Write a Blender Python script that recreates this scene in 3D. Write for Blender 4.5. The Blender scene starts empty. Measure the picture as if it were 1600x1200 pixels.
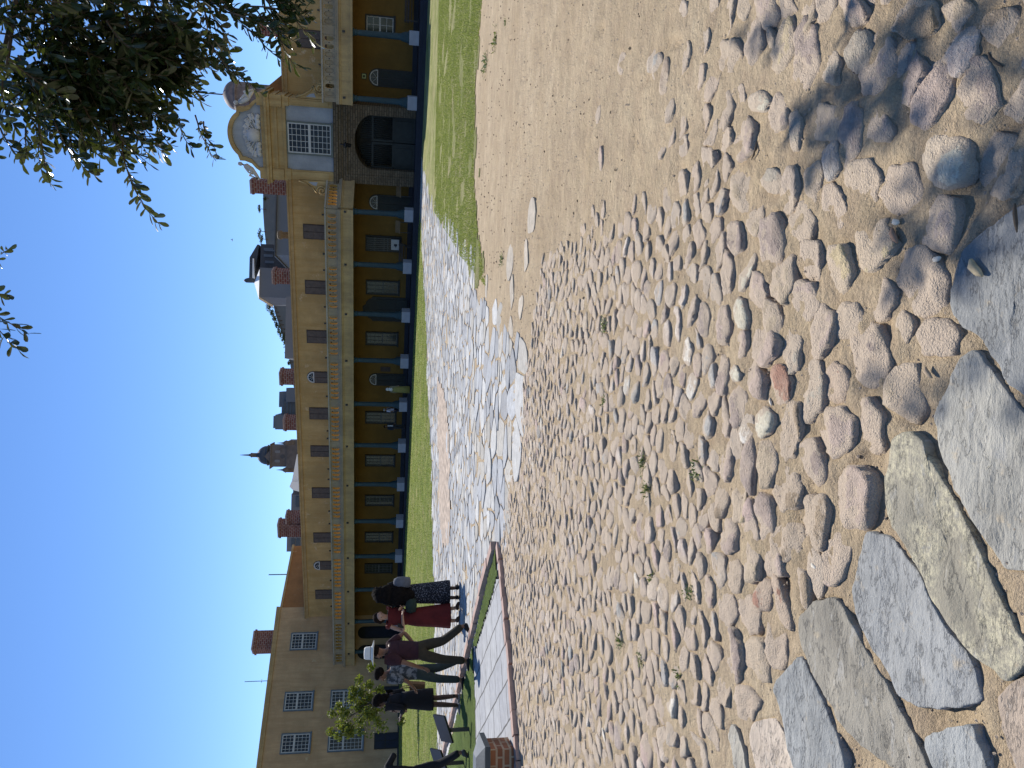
import bpy, bmesh, math, random
import numpy as np
from mathutils import Vector, Matrix, noise
R = math.radians
rng = random.Random(7)
nrg = np.random.default_rng(7)
scene = bpy.context.scene
COL = scene.collection

# ------------------------------------------------------------------ camera, sky, sun, exposure
FPX, PITCH, ROLL, CAMH = 1146.6, 0.15681, 0.024745, 1.4
cd = bpy.data.cameras.new('camera'); cam = bpy.data.objects.new('camera', cd); COL.objects.link(cam)
cd.sensor_width = 36.0; cd.lens = FPX/1600*36.0; cd.clip_start = 0.05; cd.clip_end = 8000
_F = Vector((0, math.cos(PITCH), -math.sin(PITCH))); _U = Vector((0, math.sin(PITCH), math.cos(PITCH))); _Rt = Vector((1, 0, 0))
_eu = math.cos(ROLL)*_Rt + math.sin(ROLL)*_U          # towards the top edge of the (sideways) picture
_ev = math.sin(ROLL)*_Rt - math.cos(ROLL)*_U          # towards its right edge
m = Matrix((( _ev.x, _eu.x, -_F.x, 0), (_ev.y, _eu.y, -_F.y, 0), (_ev.z, _eu.z, -_F.z, CAMH), (0, 0, 0, 1)))
cam.matrix_world = m
scene.camera = cam
SUN_AZ, SUN_EL = -6.0, 49.0                            # degrees; azimuth clockwise from +y (negative = left of straight ahead)
w = bpy.data.worlds.new('World'); scene.world = w; w.use_nodes = True
nt = w.node_tree; bg = nt.nodes['Background']
sky = nt.nodes.new('ShaderNodeTexSky'); sky.sky_type = 'NISHITA'; sky.sun_disc = False
sky.sun_elevation = R(SUN_EL); sky.sun_rotation = R(SUN_AZ); sky.air_density = 0.8; sky.dust_density = 0.0; sky.ozone_density = 3.0; sky.altitude = 300
hs = nt.nodes.new('ShaderNodeHueSaturation'); hs.inputs['Saturation'].default_value = 1.14; hs.inputs['Hue'].default_value = 0.505
nt.links.new(sky.outputs[0], hs.inputs['Color']); nt.links.new(hs.outputs[0], bg.inputs[0]); bg.inputs[1].default_value = 0.122
sl = bpy.data.lights.new('sun', 'SUN'); so = bpy.data.objects.new('sun', sl); COL.objects.link(so)
sl.energy = 4.6; sl.angle = R(0.53); sl.color = (1.0, 0.965, 0.91)
_sd = Vector((math.sin(R(SUN_AZ))*math.cos(R(SUN_EL)), math.cos(R(SUN_AZ))*math.cos(R(SUN_EL)), math.sin(R(SUN_EL))))
so.rotation_euler = _sd.to_track_quat('Z', 'Y').to_euler(); so.location = (0, 0, 60)
vs = scene.view_settings; vs.view_transform = 'Standard'; vs.look = 'None'; vs.gamma = 1.0; vs.exposure = 0.48; vs.use_curve_mapping = False

# ------------------------------------------------------------------ photo pixel (1600x1200) -> world helpers
def ray(X, Y):
    u, v = 1200-Y-600, X-800
    c, s = math.cos(ROLL), math.sin(ROLL)
    x = c*u+s*v; y = -s*u+c*v
    c, s = math.cos(PITCH), math.sin(PITCH)
    return Vector((x/FPX, c-(y/FPX)*s, -s-(y/FPX)*c))
def gz(x, y):
    t = min(max((y-18)/45.0, 0.0), 1.05); return 0.45*t*t
def gnd(X, Y, up=0.0):
    d = ray(X, Y); z = up; P = Vector((0, 0, 0))
    for i in range(12):
        if d.z > -1e-4: d.z = -1e-4
        k = (z-CAMH)/d.z; k = min(k, 72/d.y); P = Vector((d.x*k, d.y*k, 0)); z = 0.5*z+0.5*(gz(P.x, P.y)+up)
    P.z = gz(P.x, P.y)+up; return P
def atY(X, Y, y):
    d = ray(X, Y); k = y/d.y; return Vector((d.x*k, y, CAMH+d.z*k))
OX, OY, TH = 10.839, 48.2537, 0.457598
def fac(X, Y, t):                                      # pixel -> (x along the facade, z) on the plane t behind the columns
    d = ray(X, Y); L = (math.cos(TH), -math.sin(TH)); N = (math.sin(TH), math.cos(TH))
    k = (OX*N[0]+OY*N[1]+t)/(d.x*N[0]+d.y*N[1])
    return ((d.x*k-OX)*L[0]+(d.y*k-OY)*L[1], d.z*k+CAMH)

# ------------------------------------------------------------------ materials
def nn(t, typ, **k):
    n = t.nodes.new(typ)
    for a, b in k.items(): setattr(n, a, b)
    return n
def mixc(t, fac_, a, b, blend='MIX'):
    n = nn(t, 'ShaderNodeMix', data_type='RGBA', blend_type=blend)
    for i, v in ((0, fac_), (6, a), (7, b)):
        if hasattr(v, 'is_linked') or hasattr(v, 'links'): t.links.new(v, n.inputs[i])
        else: n.inputs[i].default_value = v if i == 0 else (*v[:3], 1)
    return n.outputs[2]
def ramp(t, src, p0, p1, c0=(0, 0, 0), c1=(1, 1, 1)):
    n = nn(t, 'ShaderNodeValToRGB'); t.links.new(src, n.inputs[0])
    e = n.color_ramp.elements; e[0].position = p0; e[1].position = p1; e[0].color = (*c0, 1); e[1].color = (*c1, 1)
    return n.outputs[0]
def nz(t, vec, scale, detail=5, rough=0.6, out=0):
    n = nn(t, 'ShaderNodeTexNoise'); n.inputs['Scale'].default_value = scale; n.inputs['Detail'].default_value = detail; n.inputs['Roughness'].default_value = rough
    t.links.new(vec, n.inputs['Vector']); return n.outputs[out]
def mapped(t, vec, sc=(1, 1, 1), rot=(0, 0, 0)):
    n = nn(t, 'ShaderNodeMapping'); n.inputs['Scale'].default_value = sc; n.inputs['Rotation'].default_value = rot
    t.links.new(vec, n.inputs[0]); return n.outputs[0]
def newmat(name, rough=0.85, spec=0.3):
    mt = bpy.data.materials.new(name); mt.use_nodes = True; t = mt.node_tree; b = t.nodes['Principled BSDF']
    b.inputs['Roughness'].default_value = rough; b.inputs['Specular IOR Level'].default_value = spec
    tc = nn(t, 'ShaderNodeTexCoord'); return mt, t, b, tc.outputs['Object']
def bump(t, b, h, strength=0.3, dist=0.01):
    n = nn(t, 'ShaderNodeBump'); n.inputs['Strength'].default_value = strength; n.inputs['Distance'].default_value = dist
    t.links.new(h, n.inputs['Height']); t.links.new(n.outputs[0], b.inputs['Normal'])
def shade(c, k): return tuple(min(1, max(0, x*k)) for x in c)
def plain(name, c, rough=0.7, var=0.2, scale=6.0, bs=0.0, spec=0.3, metal=0.0):
    mt, t, b, v = newmat(name, rough, spec)
    f = nz(t, v, scale, 4); t.links.new(mixc(t, ramp(t, f, 0.3, 0.7), shade(c, 1-var), shade(c, 1+var)), b.inputs['Base Color'])
    b.inputs['Metallic'].default_value = metal
    if bs: bump(t, b, nz(t, v, scale*6, 5), bs, 0.01)
    return mt
def plaster(name, c, stain, amount=0.5, pale=None):
    mt, t, b, v = newmat(name, 0.92, 0.15)
    big = ramp(t, nz(t, v, 0.5, 6, 0.65), 0.4, 0.68)
    col = mixc(t, big, shade(c, 0.80), shade(c, 1.16))
    st = ramp(t, nz(t, mapped(t, v, (2.2, 2.2, 0.22)), 1.3, 5, 0.7), 0.42, 0.72)
    mm = nn(t, 'ShaderNodeMath', operation='MULTIPLY'); t.links.new(st, mm.inputs[0]); mm.inputs[1].default_value = amount
    col = mixc(t, mm.outputs[0], col, stain)
    if pale:
        pp = ramp(t, nz(t, v, 1.1, 8, 0.75), 0.60, 0.66); col = mixc(t, mulv(t, pp, 0.75), col, pale)
    fine = nz(t, v, 14, 5, 0.7); col = mixc(t, 0.16, col, fine, 'OVERLAY')
    t.links.new(col, b.inputs['Base Color']); bump(t, b, nz(t, v, 5, 7, 0.7), 0.35, 0.03)
    return mt
def bricks(name, c1, c2, mort, bw=0.23, bh=0.085, ms=0.012, bs=0.6):
    mt, t, b, v = newmat(name, 0.9, 0.2)
    sp = nn(t, 'ShaderNodeSeparateXYZ'); t.links.new(v, sp.inputs[0])
    ad = nn(t, 'ShaderNodeMath', operation='ADD'); t.links.new(sp.outputs[0], ad.inputs[0]); t.links.new(sp.outputs[1], ad.inputs[1])
    cb = nn(t, 'ShaderNodeCombineXYZ'); t.links.new(ad.outputs[0], cb.inputs[0]); t.links.new(sp.outputs[2], cb.inputs[1])
    br = nn(t, 'ShaderNodeTexBrick'); t.links.new(cb.outputs[0], br.inputs[0])
    for i, c in ((1, c1), (2, c2), (3, mort)): br.inputs[i].default_value = (*c, 1)
    br.inputs['Scale'].default_value = 1; br.inputs['Mortar Size'].default_value = ms; br.inputs['Brick Width'].default_value = bw; br.inputs['Row Height'].default_value = bh
    col = mixc(t, ramp(t, nz(t, v, 2.5, 5), 0.45, 0.8), br.outputs[0], shade(c1, 0.45))
    t.links.new(col, b.inputs['Base Color']); 
    inv = nn(t, 'ShaderNodeMath', operation='SUBTRACT'); inv.inputs[0].default_value = 1; t.links.new(br.outputs[1], inv.inputs[1])
    bump(t, b, inv.outputs[0], bs, 0.02); return mt
def stone_mat(name, tint=True, dust=(0.50, 0.37, 0.225), base=(0.34, 0.27, 0.22), lo=0.5, hi=0.75, bs=0.5):
    mt, t, b, v = newmat(name, 0.88, 0.25)
    g = nn(t, 'ShaderNodeNewGeometry').outputs['Position']
    if tint:
        a = nn(t, 'ShaderNodeAttribute', attribute_name='tint'); c = a.outputs['Color']
    else:
        c = mixc(t, 0.0, base, base)
    c = mixc(t, 0.55, c, nz(t, g, 9, 6, 0.65), 'OVERLAY')
    c = mixc(t, 0.35, c, nz(t, g, 70, 5, 0.7), 'OVERLAY')
    vein = ramp(t, nz(t, mapped(t, g, (1, 3, 1), (0, 0, 0.7)), 16, 6, 0.7), 0.52, 0.60)
    c = mixc(t, mulv(t, vein, 0.25), c, shade(base, 0.5))
    c = mixc(t, mulv(t, ramp(t, nz(t, g, 5, 7, 0.65), lo, hi), 0.5), c, dust)
    if tint and base[2] == 0.22:
        sp = nn(t, 'ShaderNodeSeparateXYZ'); t.links.new(g, sp.inputs[0])
        hz = nn(t, 'ShaderNodeMath', operation='MULTIPLY_ADD'); t.links.new(nz(t, g, 30, 5, 0.7), hz.inputs[0]); hz.inputs[1].default_value = -0.03; t.links.new(sp.outputs[2], hz.inputs[2])
        c = mixc(t, ramp(t, mulv(t, hz.outputs[0], 40.0), -0.25, 0.10, (0.85, 0.85, 0.85), (0, 0, 0)), c, dust)
    t.links.new(c, b.inputs['Base Color'])
    h = nn(t, 'ShaderNodeMath', operation='ADD'); t.links.new(nz(t, g, 22, 7, 0.7), h.inputs[0]); t.links.new(nz(t, g, 160, 3, 0.6), h.inputs[1])
    bump(t, b, h.outputs[0], bs, 0.012); return mt
def mulv(t, s, k):
    n = nn(t, 'ShaderNodeMath', operation='MULTIPLY'); t.links.new(s, n.inputs[0]); n.inputs[1].default_value = k; return n.outputs[0]
def sand_mat():
    mt, t, b, v = newmat('sand', 0.95, 0.1)
    c = mixc(t, ramp(t, nz(t, v, 0.9, 6, 0.6), 0.35, 0.7), (0.42, 0.32, 0.20), (0.535, 0.425, 0.28))
    c = mixc(t, mulv(t, ramp(t, nz(t, v, 6, 6, 0.7), 0.42, 0.72), 0.7), c, (0.36, 0.265, 0.18)); c = mixc(t, mulv(t, ramp(t, nz(t, mapped(t, v, (1, 1.6, 1)), 0.55, 7, 0.7), 0.46, 0.66), 0.55), c, (0.36, 0.275, 0.18))
    c = mixc(t, 0.5, c, nz(t, v, 120, 4, 0.7), 'OVERLAY'); c = mixc(t, 0.45, c, nz(t, mapped(t, v, (1, 2.2, 1)), 3.2, 8, 0.75), 'OVERLAY')
    c = mixc(t, ramp(t, nz(t, v, 260, 2, 0.5), 0.70, 0.76), c, (0.16, 0.115, 0.075))
    c = mixc(t, mulv(t, ramp(t, nz(t, mapped(t, v, (1, .6, 1)), 1.6, 6, 0.75), 0.62, 0.74), 0.4), c, (0.27, 0.23, 0.14))
    t.links.new(c, b.inputs['Base Color'])
    h = nn(t, 'ShaderNodeMath', operation='ADD'); t.links.new(nz(t, v, 28, 8, 0.72), h.inputs[0]); t.links.new(mulv(t, nz(t, v, 220, 4, 0.7), 0.5), h.inputs[1])
    h3 = nn(t, 'ShaderNodeMath', operation='ADD'); t.links.new(h.outputs[0], h3.inputs[0]); t.links.new(mulv(t, nz(t, v, 7, 6, 0.7), 1.5), h3.inputs[1]); bump(t, b, h3.outputs[0], 0.8, 0.026); return mt
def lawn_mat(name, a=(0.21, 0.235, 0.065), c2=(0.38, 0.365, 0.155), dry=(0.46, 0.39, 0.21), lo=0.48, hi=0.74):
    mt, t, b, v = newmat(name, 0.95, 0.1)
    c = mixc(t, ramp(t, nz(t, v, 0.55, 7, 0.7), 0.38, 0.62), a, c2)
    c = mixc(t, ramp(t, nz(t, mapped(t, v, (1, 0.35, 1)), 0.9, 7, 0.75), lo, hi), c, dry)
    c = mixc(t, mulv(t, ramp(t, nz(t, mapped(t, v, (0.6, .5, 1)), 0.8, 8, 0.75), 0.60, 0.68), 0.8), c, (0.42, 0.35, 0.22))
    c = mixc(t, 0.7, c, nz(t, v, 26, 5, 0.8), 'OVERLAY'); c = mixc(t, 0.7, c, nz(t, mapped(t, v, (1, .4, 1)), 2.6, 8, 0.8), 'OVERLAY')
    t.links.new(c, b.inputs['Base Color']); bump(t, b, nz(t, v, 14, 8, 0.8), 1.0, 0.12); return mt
def leaf_mat(name, c1, c2, rough=0.35, trans=0.3):
    mt, t, b, v = newmat(name, rough, 0.5)
    gi = nn(t, 'ShaderNodeNewGeometry').outputs['Random Per Island']
    col = mixc(t, gi, c1, c2); t.links.new(col, b.inputs['Base Color'])
    tr = nn(t, 'ShaderNodeBsdfTranslucent'); t.links.new(mixc(t, 0.5, col, (0.25, 0.30, 0.03)), tr.inputs[0])
    mx = nn(t, 'ShaderNodeMixShader'); mx.inputs[0].default_value = trans
    t.links.new(b.outputs[0], mx.inputs[1]); t.links.new(tr.outputs[0], mx.inputs[2])
    t.links.new(mx.outputs[0], t.nodes['Material Output'].inputs[0]); return mt
def glass_mat(name, c=(0.03, 0.035, 0.04), r=0.08):
    mt, t, b, v = newmat(name, r, 0.6)
    t.links.new(mixc(t, nz(t, v, 2.3, 4), shade(c, 0.5), shade(c, 1.8)), b.inputs['Base Color']); bump(t, b, nz(t, v, 3, 3), 0.08, 0.02); return mt

M = {}
M['sand'] = sand_mat()
M['cobble'] = stone_mat('cobble_stone', dust=(0.49, 0.39, 0.285), lo=0.50, hi=0.74, bs=1.0)
def slate_mat(name, lichen=0.0, ripple=1.0, rot=0.6):
    mt, t, b, v = newmat(name, 0.82, 0.3)
    g = nn(t, 'ShaderNodeNewGeometry').outputs['Position']
    c = nn(t, 'ShaderNodeAttribute', attribute_name='tint').outputs['Color']
    g2 = mapped(t, g, (1, 3.2, 1), (0, 0, rot))
    c = mixc(t, 0.45, c, nz(t, g, 6, 7, 0.7), 'OVERLAY'); c = mixc(t, 0.18, c, nz(t, g2, 22, 8, 0.75), 'OVERLAY'); c = mixc(t, 0.5, c, nz(t, g, 2.2, 5, 0.6), 'OVERLAY')
    c = mixc(t, mulv(t, ramp(t, nz(t, g2, 9, 8, 0.72), 0.56, 0.64), 0.5), c, (0.40, 0.385, 0.35))
    c = mixc(t, mulv(t, ramp(t, nz(t, g, 13, 6, 0.7), 0.60, 0.70), 0.55), c, (0.47, 0.375, 0.245))
    rid = nn(t, 'ShaderNodeMath', operation='ABSOLUTE'); sb = nn(t, 'ShaderNodeMath', operation='SUBTRACT'); t.links.new(nz(t, g2, 4.5, 7, 0.62), sb.inputs[0]); sb.inputs[1].default_value = 0.5; t.links.new(sb.outputs[0], rid.inputs[0])
    crack = ramp(t, rid.outputs[0], 0.002, 0.012, (1, 1, 1), (0, 0, 0)); c = mixc(t, mulv(t, crack, 0.45), c, (0.06, 0.055, 0.05))
    if lichen:
        lm_ = nn(t, 'ShaderNodeMath', operation='MULTIPLY'); t.links.new(ramp(t, nz(t, g, 5.0, 3, 0.5), 0.42, 0.54), lm_.inputs[0]); t.links.new(ramp(t, nz(t, g, 60, 6, 0.8), 0.44, 0.56), lm_.inputs[1])
        c = mixc(t, mulv(t, lm_.outputs[0], lichen), c, (0.47, 0.42, 0.285))
    sp = nn(t, 'ShaderNodeSeparateXYZ'); t.links.new(g, sp.inputs[0])
    t.links.new(c, b.inputs['Base Color'])
    h = nn(t, 'ShaderNodeMath', operation='ADD'); t.links.new(mulv(t, nz(t, g2, 14, 9, 0.72), 1.6*ripple), h.inputs[0]); t.links.new(nz(t, g, 110, 4, 0.7), h.inputs[1])
    h2 = nn(t, 'ShaderNodeMath', operation='SUBTRACT'); t.links.new(h.outputs[0], h2.inputs[0]); t.links.new(mulv(t, crack, 0.8), h2.inputs[1])
    bump(t, b, h2.outputs[0], 0.6, 0.012); return mt
M['slate'] = slate_mat('slate_slab')
M['slate_lichen'] = slate_mat('lichened_slab', 0.85, 0.6, 0.9)
M['slate_ripple'] = slate_mat('rippled_slab', 0.0, 1.9, 1.1)
M['pathstone'] = stone_mat('path_stone', dust=(0.50, 0.42, 0.30), base=(0.4, 0.4, 0.4), lo=0.58, hi=0.8, bs=0.3)
M['lawn'] = lawn_mat('lawn_grass')
M['lawn2'] = lawn_mat('lush_lawn', (0.125, 0.17, 0.026), (0.23, 0.26, 0.06), (0.36, 0.31, 0.14), 0.48, 0.78)
M['blade'] = leaf_mat('grass_blades', (0.14, 0.20, 0.04), (0.38, 0.38, 0.13), 0.7, 0.45)
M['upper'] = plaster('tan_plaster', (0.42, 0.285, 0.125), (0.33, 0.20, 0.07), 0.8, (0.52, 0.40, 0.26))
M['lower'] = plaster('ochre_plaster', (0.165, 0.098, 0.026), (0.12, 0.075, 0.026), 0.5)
M['beam'] = plaster('yellow_plaster', (0.38, 0.28, 0.14), (0.24, 0.175, 0.10), 0.9)
M['parapet'] = plaster('grey_green_plaster', (0.29, 0.24, 0.165), (0.195, 0.17, 0.135), 0.8)
M['sunlit_reveal'] = plaster('sun_tinted_plaster', (0.48, 0.30, 0.09), (0.4, 0.24, 0.05), 0.4)  # gold colour stands in for sunlight on the sides of the parapet openings
M['coping'] = plaster('weathered_coping', (0.34, 0.31, 0.26), (0.22, 0.2, 0.16), 0.6)
M['eave'] = plaster('ochre_eave', (0.38, 0.26, 0.125), (0.25, 0.175, 0.085), 0.7)
M['wing'] = plaster('dull_yellow_plaster', (0.42, 0.29, 0.165), (0.31, 0.20, 0.11), 0.9, (0.43, 0.35, 0.22))
M['rust'] = plaster('stained_ochre_plaster', (0.30, 0.145, 0.055), (0.22, 0.11, 0.05), 0.5, (0.40, 0.30, 0.19))
M['pav'] = plaster('gate_yellow_plaster', (0.38, 0.27, 0.125), (0.27, 0.165, 0.065), 0.9)
M['bluewall'] = plaster('pale_blue_plaster', (0.29, 0.31, 0.335), (0.21, 0.225, 0.25), 0.6)
M['whiteplaster'] = plaster('white_relief_plaster', (0.46, 0.45, 0.44), (0.33, 0.32, 0.29), 0.5)
M['gatestone'] = bricks('brown_gate_stone', (0.165, 0.125, 0.08), (0.115, 0.085, 0.053), (0.075, 0.057, 0.038), 0.42, 0.15, 0.022, 1.0)
M['navy'] = plain('navy_paint', (0.010, 0.014, 0.026), 0.6, 0.3, 2)
M['teal'] = plain('teal_paint', (0.022, 0.047, 0.055), 0.6, 0.25, 3)
M['ped'] = plain('grey_lime_wash', (0.31, 0.31, 0.335), 0.85, 0.08, 3, 0.2)
M['shutter'] = plain('brown_shutter', (0.065, 0.048, 0.04), 0.8, 0.2, 5)
M['shutterlight'] = plain('worn_brown_wood', (0.095, 0.075, 0.064), 0.8, 0.2, 5)
M['doorblack'] = plain('black_green_paint', (0.010, 0.012, 0.012), 0.5, 0.3, 3)
M['gatepaint'] = plain('dark_green_gate_paint', (0.016, 0.021, 0.020), 0.6, 0.3, 3)
M['sash'] = plain('white_sash_paint', (0.42, 0.42, 0.41), 0.6, 0.08, 5)
M['greysash'] = plain('grey_sash_paint', (0.085, 0.09, 0.085), 0.6, 0.1, 5)
M['bluesash'] = plain('blue_grey_frame_paint', (0.085, 0.115, 0.145), 0.6, 0.15, 5)
M['greenframe'] = plain('grey_green_frame_paint', (0.10, 0.115, 0.10), 0.6, 0.15, 5)
M['glass'] = glass_mat('window_glass', (0.012, 0.014, 0.018), 0.12)
M['glass'].node_tree.nodes['Principled BSDF'].inputs['Specular IOR Level'].default_value = 0.18
M['glassgreen'] = glass_mat('old_window_glass', (0.03, 0.035, 0.028), 0.12)
M['glassgreen'].node_tree.nodes['Principled BSDF'].inputs['Specular IOR Level'].default_value = 0.25
M['iron'] = plain('black_iron', (0.012, 0.012, 0.013), 0.45, 0.3, 8, 0.1, 0.5)
M['brick'] = bricks('red_brick', (0.20, 0.07, 0.05), (0.14, 0.045, 0.04), (0.26, 0.19, 0.16), 0.36, 0.17, 0.03)
M['pierbrick'] = bricks('brown_brick', (0.30, 0.12, 0.055), (0.21, 0.085, 0.045), (0.42, 0.30, 0.19), 0.20, 0.075, 0.012)
M['slatecap'] = plain('dark_slate', (0.045, 0.055, 0.062), 0.5, 0.2, 6, 0.2)
M['kerb'] = plain('red_brown_kerb', (0.36, 0.245, 0.20), 0.9, 0.25, 7, 0.5)
M['roof'] = plain('flat_roof', (0.22, 0.19, 0.16), 0.95, 0.2, 2)
M['floor'] = plain('balcony_floor', (0.45, 0.30, 0.13), 0.9, 0.15, 3)
M['dome'] = plain('weathered_lead', (0.16, 0.13, 0.125), 0.7, 0.35, 2.5, 0.3)
M['wood'] = plain('pale_wood', (0.17, 0.12, 0.07), 0.8, 0.2, 5)

# ------------------------------------------------------------------ mesh builder
class MB:
    def __init__(s): s.v = []; s.f = []; s.mi = []; s.sm = []; s.t = []
    def add(s, vs_, fs, mi=0, smooth=False, tint=None):
        o = len(s.v); s.v += [tuple(p) for p in vs_]; s.f += [tuple(i+o for i in f) for f in fs]
        s.mi += [mi]*len(fs); s.sm += [smooth]*len(fs)
        s.t += [tint if tint else (1, 1, 1)]*len(vs_)
        return s
    def box(s, x0, x1, y0, y1, z0, z1, mi=0):
        return s.add([(x0,y0,z0),(x1,y0,z0),(x1,y1,z0),(x0,y1,z0),(x0,y0,z1),(x1,y0,z1),(x1,y1,z1),(x0,y1,z1)],
                     [(0,3,2,1),(4,5,6,7),(0,1,5,4),(1,2,6,5),(2,3,7,6),(3,0,4,7)], mi)
    def prism(s, poly, y0, y1, mi=0):                   # polygon in (x, z), extruded along y
        n = len(poly)
        a = sum(poly[i][0]*poly[(i+1) % n][1]-poly[(i+1) % n][0]*poly[i][1] for i in range(n))
        if a < 0: poly = poly[::-1]
        vs_ = [(x, y0, z) for x, z in poly]+[(x, y1, z) for x, z in poly]
        fs = [tuple(range(n)), tuple(range(2*n-1, n-1, -1))]+[(i, i+n, (i+1) % n+n, (i+1) % n) for i in range(n)]
        return s.add(vs_, fs, mi)
    def slabz(s, poly, z0, z1, mi=0):                   # polygon in (x, y), extruded along z
        n = len(poly)
        a = sum(poly[i][0]*poly[(i+1) % n][1]-poly[(i+1) % n][0]*poly[i][1] for i in range(n))
        if a < 0: poly = poly[::-1]
        vs_ = [(x, y, z0) for x, y in poly]+[(x, y, z1) for x, y in poly]
        fs = [tuple(range(n-1, -1, -1)), tuple(range(n, 2*n))]+[(i, (i+1) % n, (i+1) % n+n, i+n) for i in range(n)]
        return s.add(vs_, fs, mi)
    def strip(s, pts, w_, z0, z1, mi=0):                # boxes along a plan path
        for (a, b) in zip(pts[:-1], pts[1:]):
            d = Vector((b[0]-a[0], b[1]-a[1])).normalized(); n = Vector((-d.y, d.x))*w_/2
            s.slabz([(a[0]+n.x, a[1]+n.y), (a[0]-n.x, a[1]-n.y), (b[0]-n.x, b[1]-n.y), (b[0]+n.x, b[1]+n.y)], z0, z1, mi)
        return s
    def lathe(s, prof, c=(0, 0, 0), n=16, mi=0, smooth=True, cap=True):
        vs_ = []; fs = []
        for r, z in prof:
            for i in range(n):
                a = 2*math.pi*i/n; vs_.append((c[0]+r*math.cos(a), c[1]+r*math.sin(a), c[2]+z))
        for k in range(len(prof)-1):
            for i in range(n): j = (i+1) % n; fs.append((k*n+i, k*n+j, (k+1)*n+j, (k+1)*n+i))
        if cap: fs.append(tuple(range(n-1, -1, -1))); fs.append(tuple(range((len(prof)-1)*n, len(prof)*n)))
        return s.add(vs_, fs, mi, smooth)
    def tube(s, pts, rad, n=8, mi=0, smooth=True):
        pts = [Vector(p) for p in pts]; vs_ = []; fs = []
        if not hasattr(rad, '__len__'): rad = [rad]*len(pts)
        for k, p in enumerate(pts):
            d = (pts[min(k+1, len(pts)-1)]-pts[max(k-1, 0)]).normalized()
            a = d.cross(Vector((0, 0, 1)) if abs(d.z) < 0.9 else Vector((1, 0, 0))).normalized(); b = d.cross(a)
            for i in range(n):
                t = 2*math.pi*i/n; vs_.append(p+(a*math.cos(t)+b*math.sin(t))*rad[k])
        for k in range(len(pts)-1):
            for i in range(n): j = (i+1) % n; fs.append((k*n+i, k*n+j, (k+1)*n+j, (k+1)*n+i))
        fs.append(tuple(range(n-1, -1, -1))); fs.append(tuple(range((len(pts)-1)*n, len(pts)*n)))
        return s.add(vs_, fs, mi, smooth)
    def plate(s, x0, x1, z0, z1, hole, y0, y1, mi=0, mi_rev=None):   # a panel pierced by one convex hole
        cx, cz = (x0+x1)/2, (z0+z1)/2; n = len(hole); out = []
        for hx, hz in hole:
            dx, dz = hx-cx, hz-cz
            k = min(((x1-x0)/2)/max(abs(dx), 1e-6), ((z1-z0)/2)/max(abs(dz), 1e-6)); out.append((cx+dx*k, cz+dz*k))
        ang = [math.atan2(z-cz, x-cx) for x, z in hole]
        for X, Z in ((x0, z0), (x1, z0), (x1, z1), (x0, z1)):         # snap nearest ray to each corner
            a = math.atan2(Z-cz, X-cx); i = min(range(n), key=lambda q: abs((ang[q]-a+math.pi) % (2*math.pi)-math.pi)); out[i] = (X, Z)
        vs_ = [(x, y0, z) for x, z in hole]+[(x, y0, z) for x, z in out]+[(x, y1, z) for x, z in hole]+[(x, y1, z) for x, z in out]
        ff = []; rv = []
        for i in range(n):
            j = (i+1) % n
            ff.append((i, n+i, n+j, j)); ff.append((2*n+i, 2*n+j, 3*n+j, 3*n+i)); rv.append((i, j, 2*n+j, 2*n+i)); ff.append((n+i, 3*n+i, 3*n+j, n+j))
        s.add(vs_, ff, mi); o = len(s.v)-len(vs_)
        s.f += [tuple(q+o for q in f) for f in rv]; s.mi += [mi if mi_rev is None else mi_rev]*len(rv); s.sm += [False]*len(rv)
        return s
    def build(s, name, mats, parent=None, tint=False, fix=False):
        me = bpy.data.meshes.new(name); me.from_pydata(s.v, [], s.f)
        if not isinstance(mats, (list, tuple)): mats = [mats]
        for q in mats: me.materials.append(q)
        me.polygons.foreach_set('material_index', s.mi); me.polygons.foreach_set('use_smooth', s.sm)
        if tint:
            a = me.color_attributes.new('tint', 'FLOAT_COLOR', 'POINT')
            a.data.foreach_set('color', np.array([(*c, 1) for c in s.t], dtype=np.float32).ravel())
        if fix:
            bm = bmesh.new(); bm.from_mesh(me); bmesh.ops.recalc_face_normals(bm, faces=bm.faces); bm.to_mesh(me); bm.free()
        me.update(); o = bpy.data.objects.new(name, me); COL.objects.link(o)
        if parent: o.parent = parent
        return o
def tag(o, label=None, cat=None, group=None, kind=None):
    if label: o['label'] = label
    if cat: o['category'] = cat
    if group: o['group'] = group
    if kind: o['kind'] = kind
    return o
def empty(name, loc, rz=0, label=None, cat=None, group=None):
    o = bpy.data.objects.new(name, None); o.empty_display_size = 0.3; COL.objects.link(o); o.location = loc; o.rotation_euler = (0, 0, rz)
    return tag(o, label, cat, group)
def copy_tree(o, parent=None):
    c = o.copy(); COL.objects.link(c)
    if parent: c.parent = parent
    for ch in o.children: copy_tree(ch, c)
    return c
def np_mesh(name, V, Fq, mat, tintv=None, smooth=False, parent=None):
    me = bpy.data.meshes.new(name); k = Fq.shape[1]
    me.vertices.add(len(V)); me.vertices.foreach_set('co', V.astype(np.float32).ravel())
    me.loops.add(Fq.size); me.loops.foreach_set('vertex_index', Fq.astype(np.int32).ravel())
    me.polygons.add(len(Fq)); me.polygons.foreach_set('loop_start', np.arange(0, Fq.size, k, dtype=np.int32)); me.polygons.foreach_set('loop_total', np.full(len(Fq), k, dtype=np.int32))
    me.polygons.foreach_set('use_smooth', np.full(len(Fq), smooth))
    me.update(calc_edges=True); me.materials.append(mat)
    if tintv is not None:
        a = me.color_attributes.new('tint', 'FLOAT_COLOR', 'POINT'); a.data.foreach_set('color', np.c_[tintv, np.ones(len(V))].astype(np.float32).ravel())
    o = bpy.data.objects.new(name, me); COL.objects.link(o)
    if parent: o.parent = parent
    return o
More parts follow.
